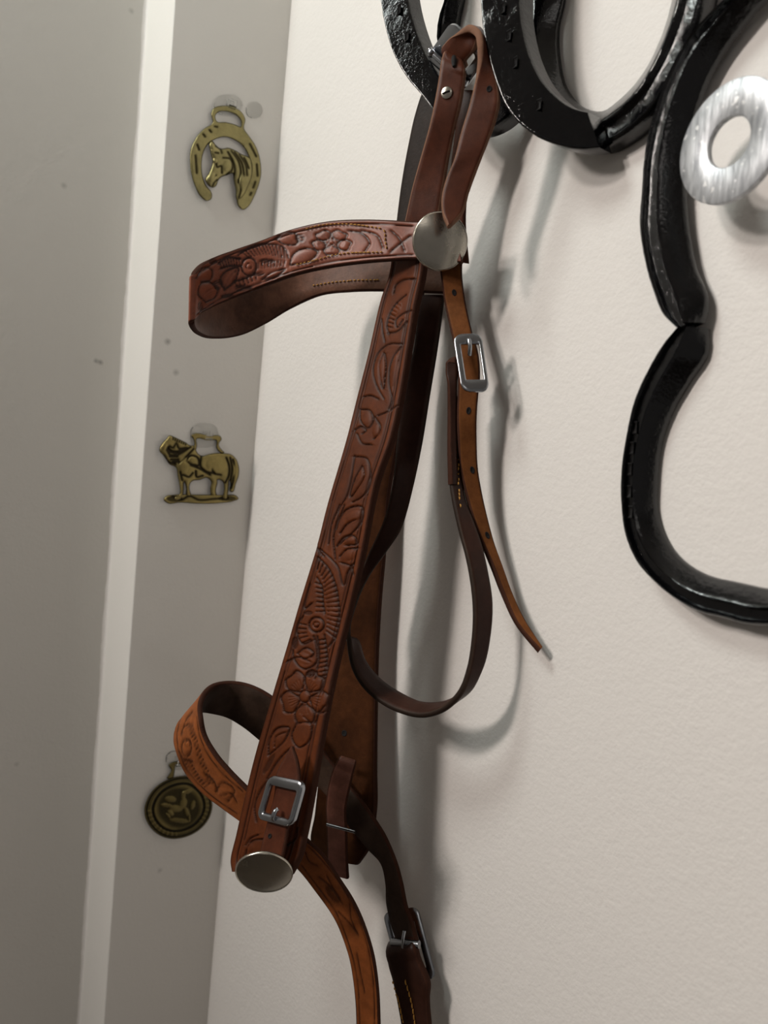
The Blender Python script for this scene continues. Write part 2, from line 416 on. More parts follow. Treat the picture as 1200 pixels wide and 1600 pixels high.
def stitches(name, st, pts, parent, step=6.0, ln=4.2, r=0.00042, lift=0.0003, mat=None):
    P = smooth_poly(pts, 200); d = np.concatenate([[0], np.cumsum(np.linalg.norm(np.diff(P, axis=0), axis=1))])
    V, F = [], []
    q = 0.0
    while q+ln < d[-1]:
        a = np.array([np.interp(q, d, P[:, c]) for c in (0, 1)]); b = np.array([np.interp(q+ln, d, P[:, c]) for c in (0, 1)])
        A, n, _, _ = on_strap(st, *a); B, n2, _, _ = on_strap(st, *b); dr = nrm(B-A); sd = nrm(np.cross(dr, n)); base = len(V)
        prof = [(0, -.3, .2), (.18, .9, .9), (.5, 1.2, 1.0), (.82, .9, .9), (1, -.3, .2)]
        for f, hh, ww in prof:
            c = A+(B-A)*f+n*(lift+hh*r)
            for kk in range(6):
                an = kk*math.pi/3; V.append(c+sd*math.cos(an)*r*ww+n*math.sin(an)*r*ww)
        for i in range(4):
            for kk in range(6): F.append((base+i*6+kk, base+i*6+(kk+1) % 6, base+i*6+6+(kk+1) % 6, base+i*6+6+kk))
        F.append([base+k for k in range(6)][::-1]); F.append([base+24+k for k in range(6)])
        q += step
    o = mesh(name, V, F, mat or M_THREAD, parent); o['kind'] = 'stuff'; return o

def hole(st, px, py, r, parent, ry=None):
    P, n, al, ac = on_strap(st, px, py)
    V, F = [], []; N = 14; ry = ry or r
    for rad, h in ((1.25, 0.00005), (1.0, 0.00028), (0.8, 0.0001), (0.0, -0.0001)):
        for k in range(N):
            a = 2*math.pi*k/N; V.append(P+ac*math.cos(a)*r*rad+al*math.sin(a)*ry*rad+n*(h+0.0001))
    for i in range(3):
        for k in range(N): F.append((i*N+k, i*N+(k+1) % N, (i+1)*N+(k+1) % N, (i+1)*N+k))
    return mesh('punched_hole', V, F, M_HOLE, parent)

def sweep(name, path, r, mat, parent, closed=False, seg=10, caps=True):
    P = np.asarray(path, float); n = len(P); V, F = [], []
    rr = np.broadcast_to(np.asarray(r, float), (n,))
    t = nrm(np.roll(P, -1, 0)-np.roll(P, 1, 0)) if closed else nrm(np.gradient(P, axis=0))
    u = nrm(np.cross(t[0], [0.3, 0.5, 0.8]))
    for i in range(n):
        u = nrm(u-t[i]*np.dot(u, t[i])); w = np.cross(t[i], u)
        for k in range(seg):
            a = 2*math.pi*k/seg; V.append(P[i]+(u*math.cos(a)+w*math.sin(a))*rr[i])
    for i in range(n if closed else n-1):
        j = (i+1) % n
        for k in range(seg): F.append((i*seg+k, i*seg+(k+1) % seg, j*seg+(k+1) % seg, j*seg+k))
    if not closed and caps: F.append(list(range(seg))[::-1]); F.append([(n-1)*seg+k for k in range(seg)])
    return mesh(name, V, F, mat, parent)

def rrect(w, h, r, n=7):
    """rounded rectangle outline, centred, r = (bottom/top radius)"""
    p = []
    for cx, cy, a0 in ((w-r, h-r, 0), (-w+r, h-r, 90), (-w+r, -h+r, 180), (w-r, -h+r, 270)):
        for k in range(n): a = math.radians(a0+90*k/(n-1)); p.append((cx+r*math.cos(a), cy+r*math.sin(a)))
    return np.array(p)

def frame(name, quad, inner, mat, parent, th=0.0022, rad=0.32, rin=0.12, dome=0.5, bulge=0.0):
    """flat buckle frame: quad = 4 world points (TL, TR, BR, BL); inner = (x0, x1, y0, y1) window in -1..1"""
    TL, TR, BR, BL = [np.asarray(q, float) for q in quad]
    n = nrm(np.cross(TR-TL, BL-TL))
    if np.dot(n, CAM-TL) < 0: n = -n
    wq = np.linalg.norm(TR-TL); hq = np.linalg.norm(BL-TL)
    def place(p, h):
        u = (p[0]+1)/2; v = (1-p[1])/2
        return TL*(1-u)*(1-v)+TR*u*(1-v)+BR*u*v+BL*(1-u)*v+n*h
    asp = hq/wq
    out = rrect(1, asp, rad); out[:, 1] /= asp
    if bulge: out[:, 1] += np.sign(out[:, 1])*bulge*(1-out[:, 0]**2)
    x0, x1, y0, y1 = inner; cx, cy, hw, hh = (x0+x1)/2, (y0+y1)/2, (x1-x0)/2, (y1-y0)/2
    inn = rrect(hw, hh*asp, rin); inn[:, 1] /= asp; inn += [cx, cy]
    N = len(out); V, F = [], []
    prof = [(0, -.5), (0, .25), (.12, .42), (.3, .5), (.7, .5), (.88, .42), (1, .25), (1, -.5)]
    for f, h in prof:
        for k in range(N): V.append(place(out[k]*(1-f)+inn[k]*f, h*th))
    m = len(prof)
    for i in range(m):
        j = (i+1) % m
        for k in range(N): F.append((i*N+k, i*N+(k+1) % N, j*N+(k+1) % N, j*N+k))
    q = F[N*3]; fn = np.cross(np.array(V[q[1]])-V[q[0]], np.array(V[q[3]])-V[q[0]])
    if np.dot(fn, n) < 0: F = [f[::-1] for f in F]
    o = mesh(name, V, F, mat, parent, sharp=50); return o, place, n

def disc(name, c, n, r, mat, parent, dome=0.003, th=0.0016, seg=48):
    """domed concho with a thin rolled rim"""
    n = nrm(n); u = nrm(np.cross(n, [0, 0, 1])); w = np.cross(n, u); V, F = [], []
    prof = [(0.75, -th), (0.97, -th*.9), (1.0, -th*.4), (1.0, 0.0), (0.975, th*.25)]
    for k in range(9):
        f = 0.95*(1-k/8); prof.append((max(f, 0.0), dome*(1-(f/0.95)**2)+0.0001))
    for f, h in prof[:-1]:
        for k in range(seg): a = 2*math.pi*k/seg; V.append(c+(u*math.cos(a)+w*math.sin(a))*r*f+n*h)
    m = len(prof)-1
    for i in range(m-1):
        for k in range(seg): F.append((i*seg+k, i*seg+(k+1) % seg, (i+1)*seg+(k+1) % seg, (i+1)*seg+k))
    V.append(c+n*(dome+0.0001)); top = len(V)-1
    for k in range(seg): F.append(((m-1)*seg+k, (m-1)*seg+(k+1) % seg, top))
    F.append(list(range(seg))[::-1])
    return mesh(name, V, F, mat, parent, sharp=55)

def inside(poly, X, Y):
    r = np.zeros(X.shape, bool); n = len(poly)
    for i in range(n):
        (x0, y0), (x1, y1) = poly[i], poly[(i+1) % n]
        c = ((y0 > Y) != (y1 > Y)) & (X < (x1-x0)*(Y-y0)/(y1-y0+1e-12)+x0); r ^= c
    return r
def edge_dist(poly, X, Y):
    d = np.full(X.shape, 1e9); n = len(poly)
    for i in range(n):
        (ax, ay), (bx, by) = poly[i], poly[(i+1) % n]; ex, ey = bx-ax, by-ay; L = max(ex*ex+ey*ey, 1e-9)
        t = np.clip(((X-ax)*ex+(Y-ay)*ey)/L, 0, 1); d = np.minimum(d, np.hypot(X-ax-t*ex, Y-ay-t*ey))
    return d
def closed(p, n=80):
    p = [tuple(q) for q in p]; k = len(p); e = p[-2:]+p+p[:3]
    r = hermite(e, n*3); P = np.array(e, float)
    seg = np.linalg.norm(np.diff(P, axis=0), axis=1); t = np.concatenate([[0], np.cumsum(seg)]); q = np.linspace(0, t[-1], n*3)
    r = r[(q >= t[2]) & (q < t[2+k]-1e-9)]
    d = np.concatenate([[0], np.cumsum(np.linalg.norm(np.diff(np.vstack([r, r[:1]]), axis=0), axis=1))])
    rr = np.vstack([r, r[:1]]); s = np.linspace(0, d[-1], n+1)[:-1]
    return np.stack([np.interp(s, d, rr[:, 0]), np.interp(s, d, rr[:, 1])], -1)
def casting(name, outline, holes, mat, parent, place, base=0.003, edge=0.0008, round_px=3.0, step=1.6, carve=None, amp=0.0006, bulge=0.0, bulge_px=12.0, back=0.0):
    """a cast plate: outline (and holes) in px, rounded rim, carved relief; place(px, py, h) -> world"""
    loops = [np.asarray(outline, float)]+[np.asarray(h, float) for h in holes]
    allp = np.vstack(loops); x0, y0 = allp.min(0); x1, y1 = allp.max(0)
    gx, gy = np.meshgrid(np.arange(x0, x1, step), np.arange(y0, y1, step)); gx = gx+((np.arange(gx.shape[0]) % 2)*step/2)[:, None]
    gx, gy = gx.ravel(), gy.ravel(); ok = inside(loops[0], gx, gy)
    for h in loops[1:]: ok &= ~inside(h, gx, gy)
    d = np.min([edge_dist(l, gx, gy) for l in loops], 0); ok &= d > step*.55
    pts = [Vector(p) for p in np.vstack([allp, np.stack([gx[ok], gy[ok]], -1)])]
    edges = []; b = 0
    for l in loops:
        edges += [(b+i, b+(i+1) % len(l)) for i in range(len(l))]; b += len(l)
    vo, eo, fo, *_ = delaunay_2d_cdt(pts, edges, [], 0, 1e-5)
    P = np.array([tuple(v) for v in vo]); X, Y = P[:, 0], P[:, 1]
    fo = [f for f in fo]
    cx = np.array([P[list(f)].mean(0) for f in fo]); keep = inside(loops[0], cx[:, 0], cx[:, 1])
    for h in loops[1:]: keep &= ~inside(h, cx[:, 0], cx[:, 1])
    fo = [list(f) for f, k in zip(fo, keep) if k]
    D = np.min([edge_dist(l, X, Y) for l in loops], 0)
    u = np.clip(D/round_px, 0, 1); H = base*(1-edge/base*0) - (base-edge)*(1-np.sqrt(1-(1-u)**2))*0.6
    if bulge: v = np.clip(D/bulge_px, 0, 1); H = H+bulge*np.sqrt(1-(1-v)**2)
    rel = np.zeros(len(P))
    if carve is not None:
        hv = carve.eval(X, Y); H = H+np.clip(hv, -1.8, 1.8)*amp; rel = np.clip(-hv, 0, 1.2)/1.2
    rel = np.maximum(rel, np.clip(1-D/1.4, 0, 1)*0.8)
    V = place(X, Y, np.maximum(H, back+0.0004)); n0 = len(V)
    Vb = place(X, Y, np.full(len(X), back)); V = np.vstack([V, Vb]); F = []
    cnt = {}
    for f in fo:
        for a, c in zip(f, f[1:]+f[:1]): cnt[(a, c)] = 1
    a, b_, c = (V[i] for i in fo[0][:3]); vc = np.cross(b_-a, c-a)
    if np.dot(vc, CAM-a) < 0: fo = [f[::-1] for f in fo]; cnt = {(q, p): 1 for p, q in cnt}
    F += fo; F += [[i+n0 for i in f[::-1]] for f in fo]
    for (p, q) in cnt:
        if (q, p) not in cnt: F.append([q, p, p+n0, q+n0])
    return mesh(name, V, F, mat, parent, attr=np.concatenate([rel, np.ones(n0)*0.8]), sharp=70)
# ------------------------------------------------------------------ horseshoe sculpture on the main wall
SC = empty('horseshoe_wall_hanger', tuple(W(1050, 505, 0.0)), 'black enamelled horseshoes welded into a wall rack with a silver washer', 'wall rack')
FULLER = [(0.0, 0.0), (0.0, .0060), (.02, .0082), (.05, .0096), (.09, .0101), (.13, .0096), (.16, .0080), (.19, .0072), (.43, .0072), (.46, .0080), (.49, .0096), (.535, .0102), (.58, .0098), (.64, .0088), (.96, .0032), (1.0, .0018), (1.0, 0.0)]
FLAT = [(0.0, 0.0), (0.0, .0070), (.012, .0086), (.035, .0092), (.055, .0094), (.08, .0094), (.5, .0094), (.92, .0094), (.945, .0094), (.965, .0092), (.988, .0086), (1.0, .0070), (1.0, 0.0)]
def shoe(outer, inner, prof, o0, n=90, mirror=None, o_out=0.009, o_in=0.0008, tilt=None, slant=None, rough=0.00008, label=None):
    O = hermite(outer, n); I = hermite(inner, n)
    lift = np.zeros(n) if tilt is None else np.interp(np.linspace(0, 1, n), np.linspace(0, 1, len(tilt)), tilt)
    sl_ = (lambda x: 0*x) if slant is None else (lambda x: slant[2]*(slant[1]-x)/(slant[1]-slant[0]))
    O3 = W(O[:, 0], O[:, 1], o0+o_out+lift+sl_(O[:, 0])); I3 = W(I[:, 0], I[:, 1], o0+o_in+lift+sl_(I[:, 0]))
    if mirror is not None:
        I3[-1, 1] = mirror; O3[-1, 1] = mirror
        mO = O3[-2::-1].copy(); mI = I3[-2::-1].copy(); mO[:, 1] = 2*mirror-mO[:, 1]; mI[:, 1] = 2*mirror-mI[:, 1]
        O3 = np.vstack([O3, mO]); I3 = np.vstack([I3, mI]); lift = np.concatenate([lift, lift[-2::-1]])
    N = len(O3); m = len(prof); V = []
    for i in range(N):
        for k, (f, h) in enumerate(prof):
            p = O3[i]*(1-f)+I3[i]*f; sl = ((-O3[i][0]-o_out)*(1-f)+(-I3[i][0]-o_in)*f)-o0-lift[i] if slant is not None else 0.0; j = rng.normal(0, rough, 3)*(0.25 if h == 0 else 1)
            V.append((-(o0+lift[i]+h+sl)+j[0]*.6, p[1]+j[1]*.4, p[2]+j[2]*.4))
    F = [(i*m+k, i*m+(k+1) % m, (i+1)*m+(k+1) % m, (i+1)*m+k) for i in range(N-1) for k in range(m)]
    a, b, c = (np.array(V[q]) for q in (F[4][0], F[4][1], F[4][3]))
    F += [list(range(m))[::-1], [(N-1)*m+k for k in range(m)]]
    if np.cross(b-a, c-a)[0] > 0: F = [f[::-1] for f in F]
    o = mesh('horseshoe', V, F, M_SHOE, SC, sharp=48)
    if label: o['label'] = label
    return o
def nail_hole(px, py, o, w, h, parent, ang=0.0):
    c = W(px, py, o); V = []; F = []
    for r, d in ((1.15, 0.0001), (1.0, 0.0003), (0.85, -0.0002), (0.5, -0.0006)):
        for sx, sz in ((-1, -1), (1, -1), (1, 1), (-1, 1)):
            y = sx*w*r; z = sz*h*r
            V.append((c[0]-d, c[1]-(y*math.cos(ang)-z*math.sin(ang)), c[2]+y*math.sin(ang)+z*math.cos(ang)))
    for i in range(3):
        for k in range(4): F.append((i*4+k, i*4+(k+1) % 4, i*4+4+(k+1) % 4, i*4+4+k))
    F.append((12, 13, 14, 15)); mesh('nail_hole', V, F, M_HOLE, parent, smooth=False)

TOE_Y = float(W(1128, 967, .011)[1])
shF = shoe([(1057, 513), (1038, 534), (1010, 580), (989, 629), (977, 685), (970, 737), (970, 790), (978, 842), (996, 881), (1024, 912), (1059, 940), (1094, 958), (1128, 967)],
     [(1108, 514), (1106, 552), (1080, 594), (1055, 636), (1036, 685), (1027, 755), (1027, 797), (1038, 835), (1055, 863), (1080, 885), (1100, 896), (1120, 903), (1140, 907)], FULLER, 0.0012, mirror=TOE_Y)
for q in ((992, 668), (987, 700), (984, 733), (983, 768), (985, 800)): nail_hole(*q, 0.0091, 0.0010, 0.0024, shF, 0.1)
shE = shoe([(1055, 511), (1038, 496), (1018, 452), (1004, 398), (998, 354), (1001, 304), (1007, 236), (1021, 176), (1041, 121), (1075, 57), (1102, 27), (1129, 0), (1170, -42), (1215, -74), (1262, -88)],
     [(1100, 505), (1105, 486), (1105, 462), (1089, 422), (1078, 371), (1072, 304), (1076, 236), (1090, 176), (1106, 130), (1137, 75), (1160, 45), (1192, 8), (1215, -10), (1240, -22), (1268, -28)], FULLER, 0.0042, mirror=TOE_Y)
shA = shoe([(838, -215), (816, -145), (803, -70), (800, 0), (806, 60), (822, 120), (850, 178), (890, 216), (937, 231), (973, 214), (1014, 178), (1046, 130), (1076, 70), (1100, 0), (1112, -70), (1108, -140), (1085, -205)],
     [(905, -200), (892, -140), (886, -70), (882, 0), (873, 45), (875, 93), (887, 140), (911, 167), (942, 175), (973, 155), (1009, 114), (1035, 62), (1053, 0), (1060, -70), (1054, -135), (1036, -190)], FULLER, 0.0012)
shB = shoe([(775, -215), (755, -145), (747, -70), (750, 0), (753, 41), (761, 83), (774, 129), (792, 171), (823, 204), (869, 226), (905, 233), (937, 231)],
     [(842, -200), (824, -140), (813, -70), (812, 0), (816, 41), (828, 88), (846, 124), (869, 150), (890, 165), (905, 171), (918, 174)], FLAT, 0.008, o_out=.009, o_in=.009, n=70, slant=(750, 937, .028))
for q in ((795, 55), (805, 97), (842, 163), (786, 12)): nail_hole(*q, 0.0178+.028*(937-q[0])/187, 0.0013, 0.0022, shB, 0.05)
shC = shoe([(612, -190), (596, -130), (590, -70), (594, 0), (601, 41), (616, 88), (637, 124), (657, 147), (680, 176), (710, 202), (745, 207), (775, 196), (800, 175), (822, 140), (835, 90)],
     [(658, -180), (642, -125), (634, -70), (638, 0), (647, 36), (663, 78), (679, 108), (700, 138), (722, 152), (745, 155), (763, 148), (778, 130), (788, 105), (792, 60)], FLAT, 0.006, o_out=.009, o_in=.009, slant=(594, 800, .040))
for q in ((624, 14), (636, 56)): nail_hole(*q, 0.0158+.040*(800-q[0])/206, 0.0012, 0.0022, shC, 0.1)
shD = shoe([(745, -190), (720, -130), (704, -70), (696, 0), (686, 31), (683, 57), (688, 85), (700, 112)], [(785, -175), (756, -125), (736, -70), (725, 0), (720, 22), (716, 50), (717, 80), (724, 108)], FULLER, 0.001, n=18)
# washer
def ring(name, c, n, r0, r1, th, mat, parent, seg=64):
    n = nrm(n); u = nrm(np.cross(n, [0, 0, 1])); w = np.cross(n, u); V, F = [], []
    prof = [(r1, -th/2), (r1, th*.36), (r1-.0005, th/2), (r0+.0005, th/2), (r0, th*.36), (r0, -th/2)]
    for r, h in prof:
        for k in range(seg): a = 2*math.pi*k/seg; V.append(c+(u*math.cos(a)+w*math.sin(a))*r+n*h)
    m = len(prof)
    for i in range(m):
        for k in range(seg): F.append((i*seg+k, i*seg+(k+1) % seg, ((i+1) % m)*seg+(k+1) % seg, ((i+1) % m)*seg+k))
    o = mesh(name, V, F, mat, parent, sharp=50)
    bm = bmesh.new(); bm.from_mesh(o.data); bmesh.ops.recalc_face_normals(bm, faces=bm.faces[:]); bm.to_mesh(o.data); bm.free(); return o
wsh = ring('washer', W(1141.2, 222.4, .0235), (-.990, .122, -.066), .0092, .0224, .0026, M_ZINC, SC); wsh['label'] = 'silver galvanised washer'

# ------------------------------------------------------------------ leather headstall
HB = empty('leather_headstall', tuple(W(560, 1600, 0.03)), 'brown tooled leather horse headstall hanging from the black horseshoe rack', 'headstall')

# far crown strap and the black one beside it
strap('crown_strap', [(694, 92, 13, 716, 96, 11), (680, 114, 14, 704, 116, 13), (664, 140, 16, 692, 142, 15), (650, 180, 18, 690, 185, 16), (640, 225, 19, 682, 228, 16), (630, 280, 19, 676, 282, 16), (622, 340, 19, 672, 345, 16), (614, 420, 19, 668, 425, 16)], (M_JET, M_JET, M_EDGE), HB, th=0.003)
strap('crown_strap', [(716, 143, 31, 742, 143, 28), (714, 190, 31, 752, 190, 28), (706, 260, 30, 735, 262, 27), (700, 345, 28, 727, 345, 24), (698, 405, 24, 732, 412, 19)], (M_CROWN, M_CROWN, M_EDGE), HB, th=0.003)

# far cheek strap, flesh side towards the room
far = strap('cheek_strap', [(634, 425, 17, 670, 425, 10), (606, 520, 18, 648, 520, 10), (580, 620, 20, 634, 622, 11), (560, 719, 22, 618, 719, 12), (548, 770, 24, 609, 770, 12), (532, 864, 27, 602, 864, 13), (520, 929, 28, 596, 929, 14), (512, 1010, 29, 591, 1012, 14), (508, 1100, 31, 589, 1105, 15), (502, 1190, 33, 588, 1200, 16), (494, 1270, 34, 587, 1272, 17), (488, 1318, 35, 577, 1326, 19), (497, 1340, 35, 561, 1350, 21)], (M_SUEDE, M_CHEEK, M_EDGE), HB, th=0.0048, nl=120)
far['obj']['label'] = 'flesh side of the far cheek strap'
hole(far, 542, 1143, 0.0016, far['obj'])

# throatlatch
R1 = [(694, 462, 12), (684, 540, 13), (671, 620, 15), (658, 700, 18), (644, 768, 21), (626, 828, 25), (604, 862, 30), (577, 900, 36), (558, 940, 41), (547, 985, 45), (548, 1030, 47), (562, 1065, 47), (588, 1092, 45), (622, 1111, 42), (660, 1119, 38), (692, 1109, 35), (716, 1085, 33), (730, 1048, 31), (738, 1000, 30), (740, 952, 30), (736, 908, 30), (728, 868, 30), (719, 835, 30), (709, 790, 30), (703, 750, 29), (703, 690, 28), (703, 620, 27)]
R2 = [(656, 462, 18), (648, 540, 20), (632, 614, 23), (621, 690, 26), (614, 752, 30), (600, 812, 33), (576, 866, 37), (557, 910, 41), (540, 950, 45), (536, 990, 48), (558, 1000, 37), (570, 1032, 36), (592, 1060, 34), (626, 1084, 31), (662, 1099, 29), (700, 1097, 27), (733, 1078, 24), (754, 1042, 22), (765, 994, 20), (768, 940, 19), (761, 894, 19), (751, 850, 20), (739, 815, 21), (727, 785, 22), (720, 745, 22), (717, 690, 22), (716, 620, 22)]
thr = strap('throatlatch', [a+b for a, b in zip(R1, R2)], (M_DARK, M_DARK, M_BLACK), HB, th=0.0032, nl=220, nw=8)
fold = strap('throatlatch_fold', [(702, 757, 30, 712, 757, 26), (700, 700, 30, 712, 700, 26), (700, 640, 30, 713, 640, 26), (699, 600, 31, 714, 600, 27), (697, 578, 31, 716, 580, 27), (701, 562, 31, 717, 566, 27), (711, 560, 30, 720, 566, 26)], (M_DARK, M_DARK, M_EDGE), HB, th=0.0045, nl=60)
stitches('stitching', thr, [(713, 700), (713, 760), (716, 800)], thr['obj'], step=8, ln=5)

# billet of the throatlatch
bil = strap('throatlatch_billet', [(684, 400, 26, 722, 400, 19), (689, 432, 26, 722, 428, 18), (694, 470, 26, 727, 470, 18), (706, 525, 27, 738, 521, 19), (714, 560, 27, 748, 556, 19), (716, 590, 27, 750, 590, 19), (715, 620, 27, 747, 620, 19), (714, 645, 27, 745, 645, 19), (715, 690, 26, 744, 690, 17), (718, 728, 24, 746, 730, 16), (727, 772, 22, 752, 770, 14), (740, 818, 20, 761, 812, 12), (751, 846, 18, 770, 846, 11), (768, 886, 16, 783, 884, 9), (786, 932, 13, 799, 928, 7), (808, 978, 11, 820, 971, 6), (829, 1004, 9, 836, 997, 5), (842, 1018, 8, 846, 1013, 5)], (M_TAN, M_CROWN, M_EDGE), HB, th=0.0034, nl=140)
for q in ((710, 459), (732, 640), (737, 737), (759, 836)): hole(bil, *q, 0.0010, bil['obj'], 0.0016)
# throatlatch buckle
qd = [W(708, 523, .033), W(752, 521, .0205), W(765, 612, .0215), W(722, 612, .034)]
bk, place, nn = frame('buckle', qd, (-.59, .72, -.60, .64), M_STEEL, HB, th=0.0016, rad=.62, rin=.10)
tn = [place((.0, .75), .0016), place((.0, .62), .0026), place((.0, .5), .0022), place((-.02, .38), .0008), place((-.02, .30), -.001)]
sweep('tongue', hermite(np.array(tn), 14), 0.0011, M_STEEL, bk)

# browband
cb = Carve().z(280, 320, 2.4)
cb.line([(880, 85), (700, 76), (560, 84), (430, 112), (300, 158), (150, 208), (62, 262)], 1.3, .9, 2.0).line([(880, 192), (700, 202), (560, 222), (460, 246), (300, 300), (150, 356), (58, 410)], 1.3, .9, 2.0)
cb.flower(575, 145, 62, 0.3, 5, 1.25, .8)
cb.line([(360, 132), (400, 108), (440, 112), (448, 150), (405, 156), (360, 132)]).blob(410, 134, 30, 16, -.3, .9)
cb.line([(220, 190), (260, 165), (330, 150), (400, 168), (415, 205)]).ribs([(235, 178), (300, 153), (395, 168)], [(260, 200), (320, 188), (400, 205)], 13)
cb.circ(262, 235, 30, 34, 0, 1.6, 1.1, .8).circ(262, 235, 12, 12, 0, 1.2, .8, .8)
cb.line([(140, 222), (175, 200), (232, 205)]).line([(150, 240), (190, 230), (228, 232)]).ribs([(148, 222), (180, 203), (225, 205)], [(158, 240), (190, 232), (226, 232)], 8)
cb.ribs([(300, 222), (350, 215), (400, 215)], [(300, 242), (350, 238), (395, 236)], 9)
cb.line([(165, 325), (150, 275), (178, 247), (222, 240), (212, 282), (165, 325)]).blob(186, 280, 34, 16, 2.2, .9).line([(165, 315), (185, 275), (210, 252)], 1.1, .7, 0)
cb.line([(415, 232), (430, 190), (480, 166), (525, 180), (500, 212), (420, 232)]).blob(470, 200, 45, 22, -.4, .9)
cb.line([(310, 284), (350, 258), (402, 244), (358, 278), (310, 284)]).blob(355, 265, 30, 8, -.35, .8)
cb.line([(200, 290), (240, 280), (280, 265)]).ribs([(205, 285), (240, 278), (285, 262)], [(215, 308), (250, 300), (290, 282)], 6)
cb.line([(55, 275), (85, 235), (118, 245), (112, 285), (75, 292)]).blob(88, 262, 26, 20, -.6, .9)
cb.line([(92, 368), (60, 335), (72, 296), (108, 292), (142, 318), (128, 352), (92, 368)]).blob(100, 328, 34, 28, .4, 1.0)
cb.line([(80, 340), (100, 325), (120, 318)], 1.1, .7, 0).line([(90, 350), (108, 338), (124, 334)], 1.1, .7, 0)
cb.line([(640, 100), (690, 110), (720, 150), (700, 180)]).line([(690, 100), (750, 120), (770, 165)]).line([(800, 100), (830, 130), (850, 175)]).line([(795, 180), (830, 150), (870, 120)])
for q in ((455, 130, 22, 20), (330, 215, 34, 10), (140, 300, 22, 24), (240, 315, 40, 14), (120, 215, 20, 12), (300, 262, 25, 10), (180, 345, 30, 10), (70, 380, 12, 20)): cb.stipple(*q)
BT = [(718, 350, 33.0), (690, 347, 37.0), (647, 347, 42.7), (610, 345, 49.6), (572, 344, 56.6), (513, 347, 68.6), (455, 360, 82.2), (405, 378, 97.1), (360, 393, 112.4), (330, 404, 123.9), (310, 416, 132.9), (301, 431, 137.9), (303, 444, 132.1), (318, 452, 119.8), (345, 452, 105.0), (380, 444, 87.9), (420, 428, 71.1), (465, 412, 55.7), (510, 400, 44.0), (560, 394, 33.7), (610, 396, 25.8), (660, 400, 19.2), (704, 402, 13.0)]
BB = [(722, 412, 31.0), (690, 410, 36.0), (647, 406, 42.7), (610, 408, 49.6), (572, 411, 56.6), (513, 419, 68.6), (460, 431, 82.1), (405, 451, 97.1), (358, 469, 112.4), (328, 482, 124.0), (308, 493, 133.0), (299, 506, 138.0), (303, 517, 132.1), (317, 526, 121.0), (342, 529, 106.2), (376, 524, 89.2), (415, 506, 72.3), (455, 482, 57.0), (500, 462, 45.3), (548, 456, 36.0), (601, 455, 28.0), (655, 457, 19.3), (702, 459, 13.0)]
brow = strap('browband', [a+b for a, b in zip(BT, BB)], (M_BROW, M_LIN, M_EDGE), HB, th=0.0034, nl=420, nw=40, carve=cb, amp=0.0005, ref=4)
brow['lim'] = (0.0, 0.42)
t2 = lambda pts: [(280+x/2.4, 320+y/2.4) for x, y in pts]
for pl in ([(478, 98), (530, 84), (590, 78), (680, 82), (770, 95)], [(440, 232), (500, 218), (560, 200), (640, 186), (700, 184), (784, 182)], [(774, 98), (780, 140), (784, 182)]):
    stitches('stitching', brow, t2(pl), brow['obj'], step=6.4, ln=5.0)

brow['lim'] = (0.72, 1.0)
stitches('stitching', brow, t2([(505, 306), (580, 294), (680, 287), (770, 286)]), brow['obj'], step=6.0, ln=4.0)

# front crown piece with its screw, folded over the buckle bar
crn = strap('crown_strap', [(703, 90, 34, 727, 106, 30), (694, 84, 41, 722, 98, 37), (691, 92, 45, 727, 110, 39), (688, 112, 46, 727, 122, 38), (685, 132, 46, 723, 150, 38), (672, 195, 46, 710, 205, 37), (657, 250, 45, 701, 250, 36), (645, 295, 44, 693, 300, 35), (634, 345, 43, 686, 345, 34), (628, 372, 42, 682, 372, 33), (620, 402, 41, 676, 402, 32)], (M_CROWN, M_SUEDE, M_EDGEL), HB, th=0.0034, nl=120, ref=60)
P, n, al, ac = on_strap(crn, 700, 146)
scw = disc('screw', P+n*0.0004, n, 0.0030, M_CONCHO, HB, dome=0.0006, th=0.0008, seg=24)
sl = nrm(ac*0.75-al*0.55)
sweep('screw_slot', [P+n*0.0013-sl*0.0021, P+n*0.0014, P+n*0.0013+sl*0.0021], 0.00042, M_HOLE, scw, seg=6)
# keyhole slot cut for the buckle tongue
Pk, nk, alk, ack = on_strap(crn, 710, 102)
sweep('keyhole_slot', [Pk+nk*.0001-alk*.004, Pk+nk*.0001, Pk+nk*.0001+alk*.003], [0.0012, 0.0014, 0.0008], M_HOLE, crn['obj'], seg=8)

# crown buckle
qd = [W(706, 33, .047), W(764, 86, .033), W(724, 143, .028), W(666, 90, .041)]
cbk, place, nn = frame('buckle', qd, (-.36, .62, -.70, .62), M_STEEL, HB, th=0.0018, rad=.30, rin=.16)
sweep('roller_bar', [place((-1.0, -.45), .0024), place((-.8, -.45), .003), place((.8, -.45), .003), place((1.0, -.45), .0024)], 0.0016, M_STEEL, cbk, seg=12)
for u in (-.86, .86): disc('bar_end', place((u, -.45), .0042), nn, 0.0022, M_STEEL, cbk, dome=0.0012, th=0.001, seg=18)

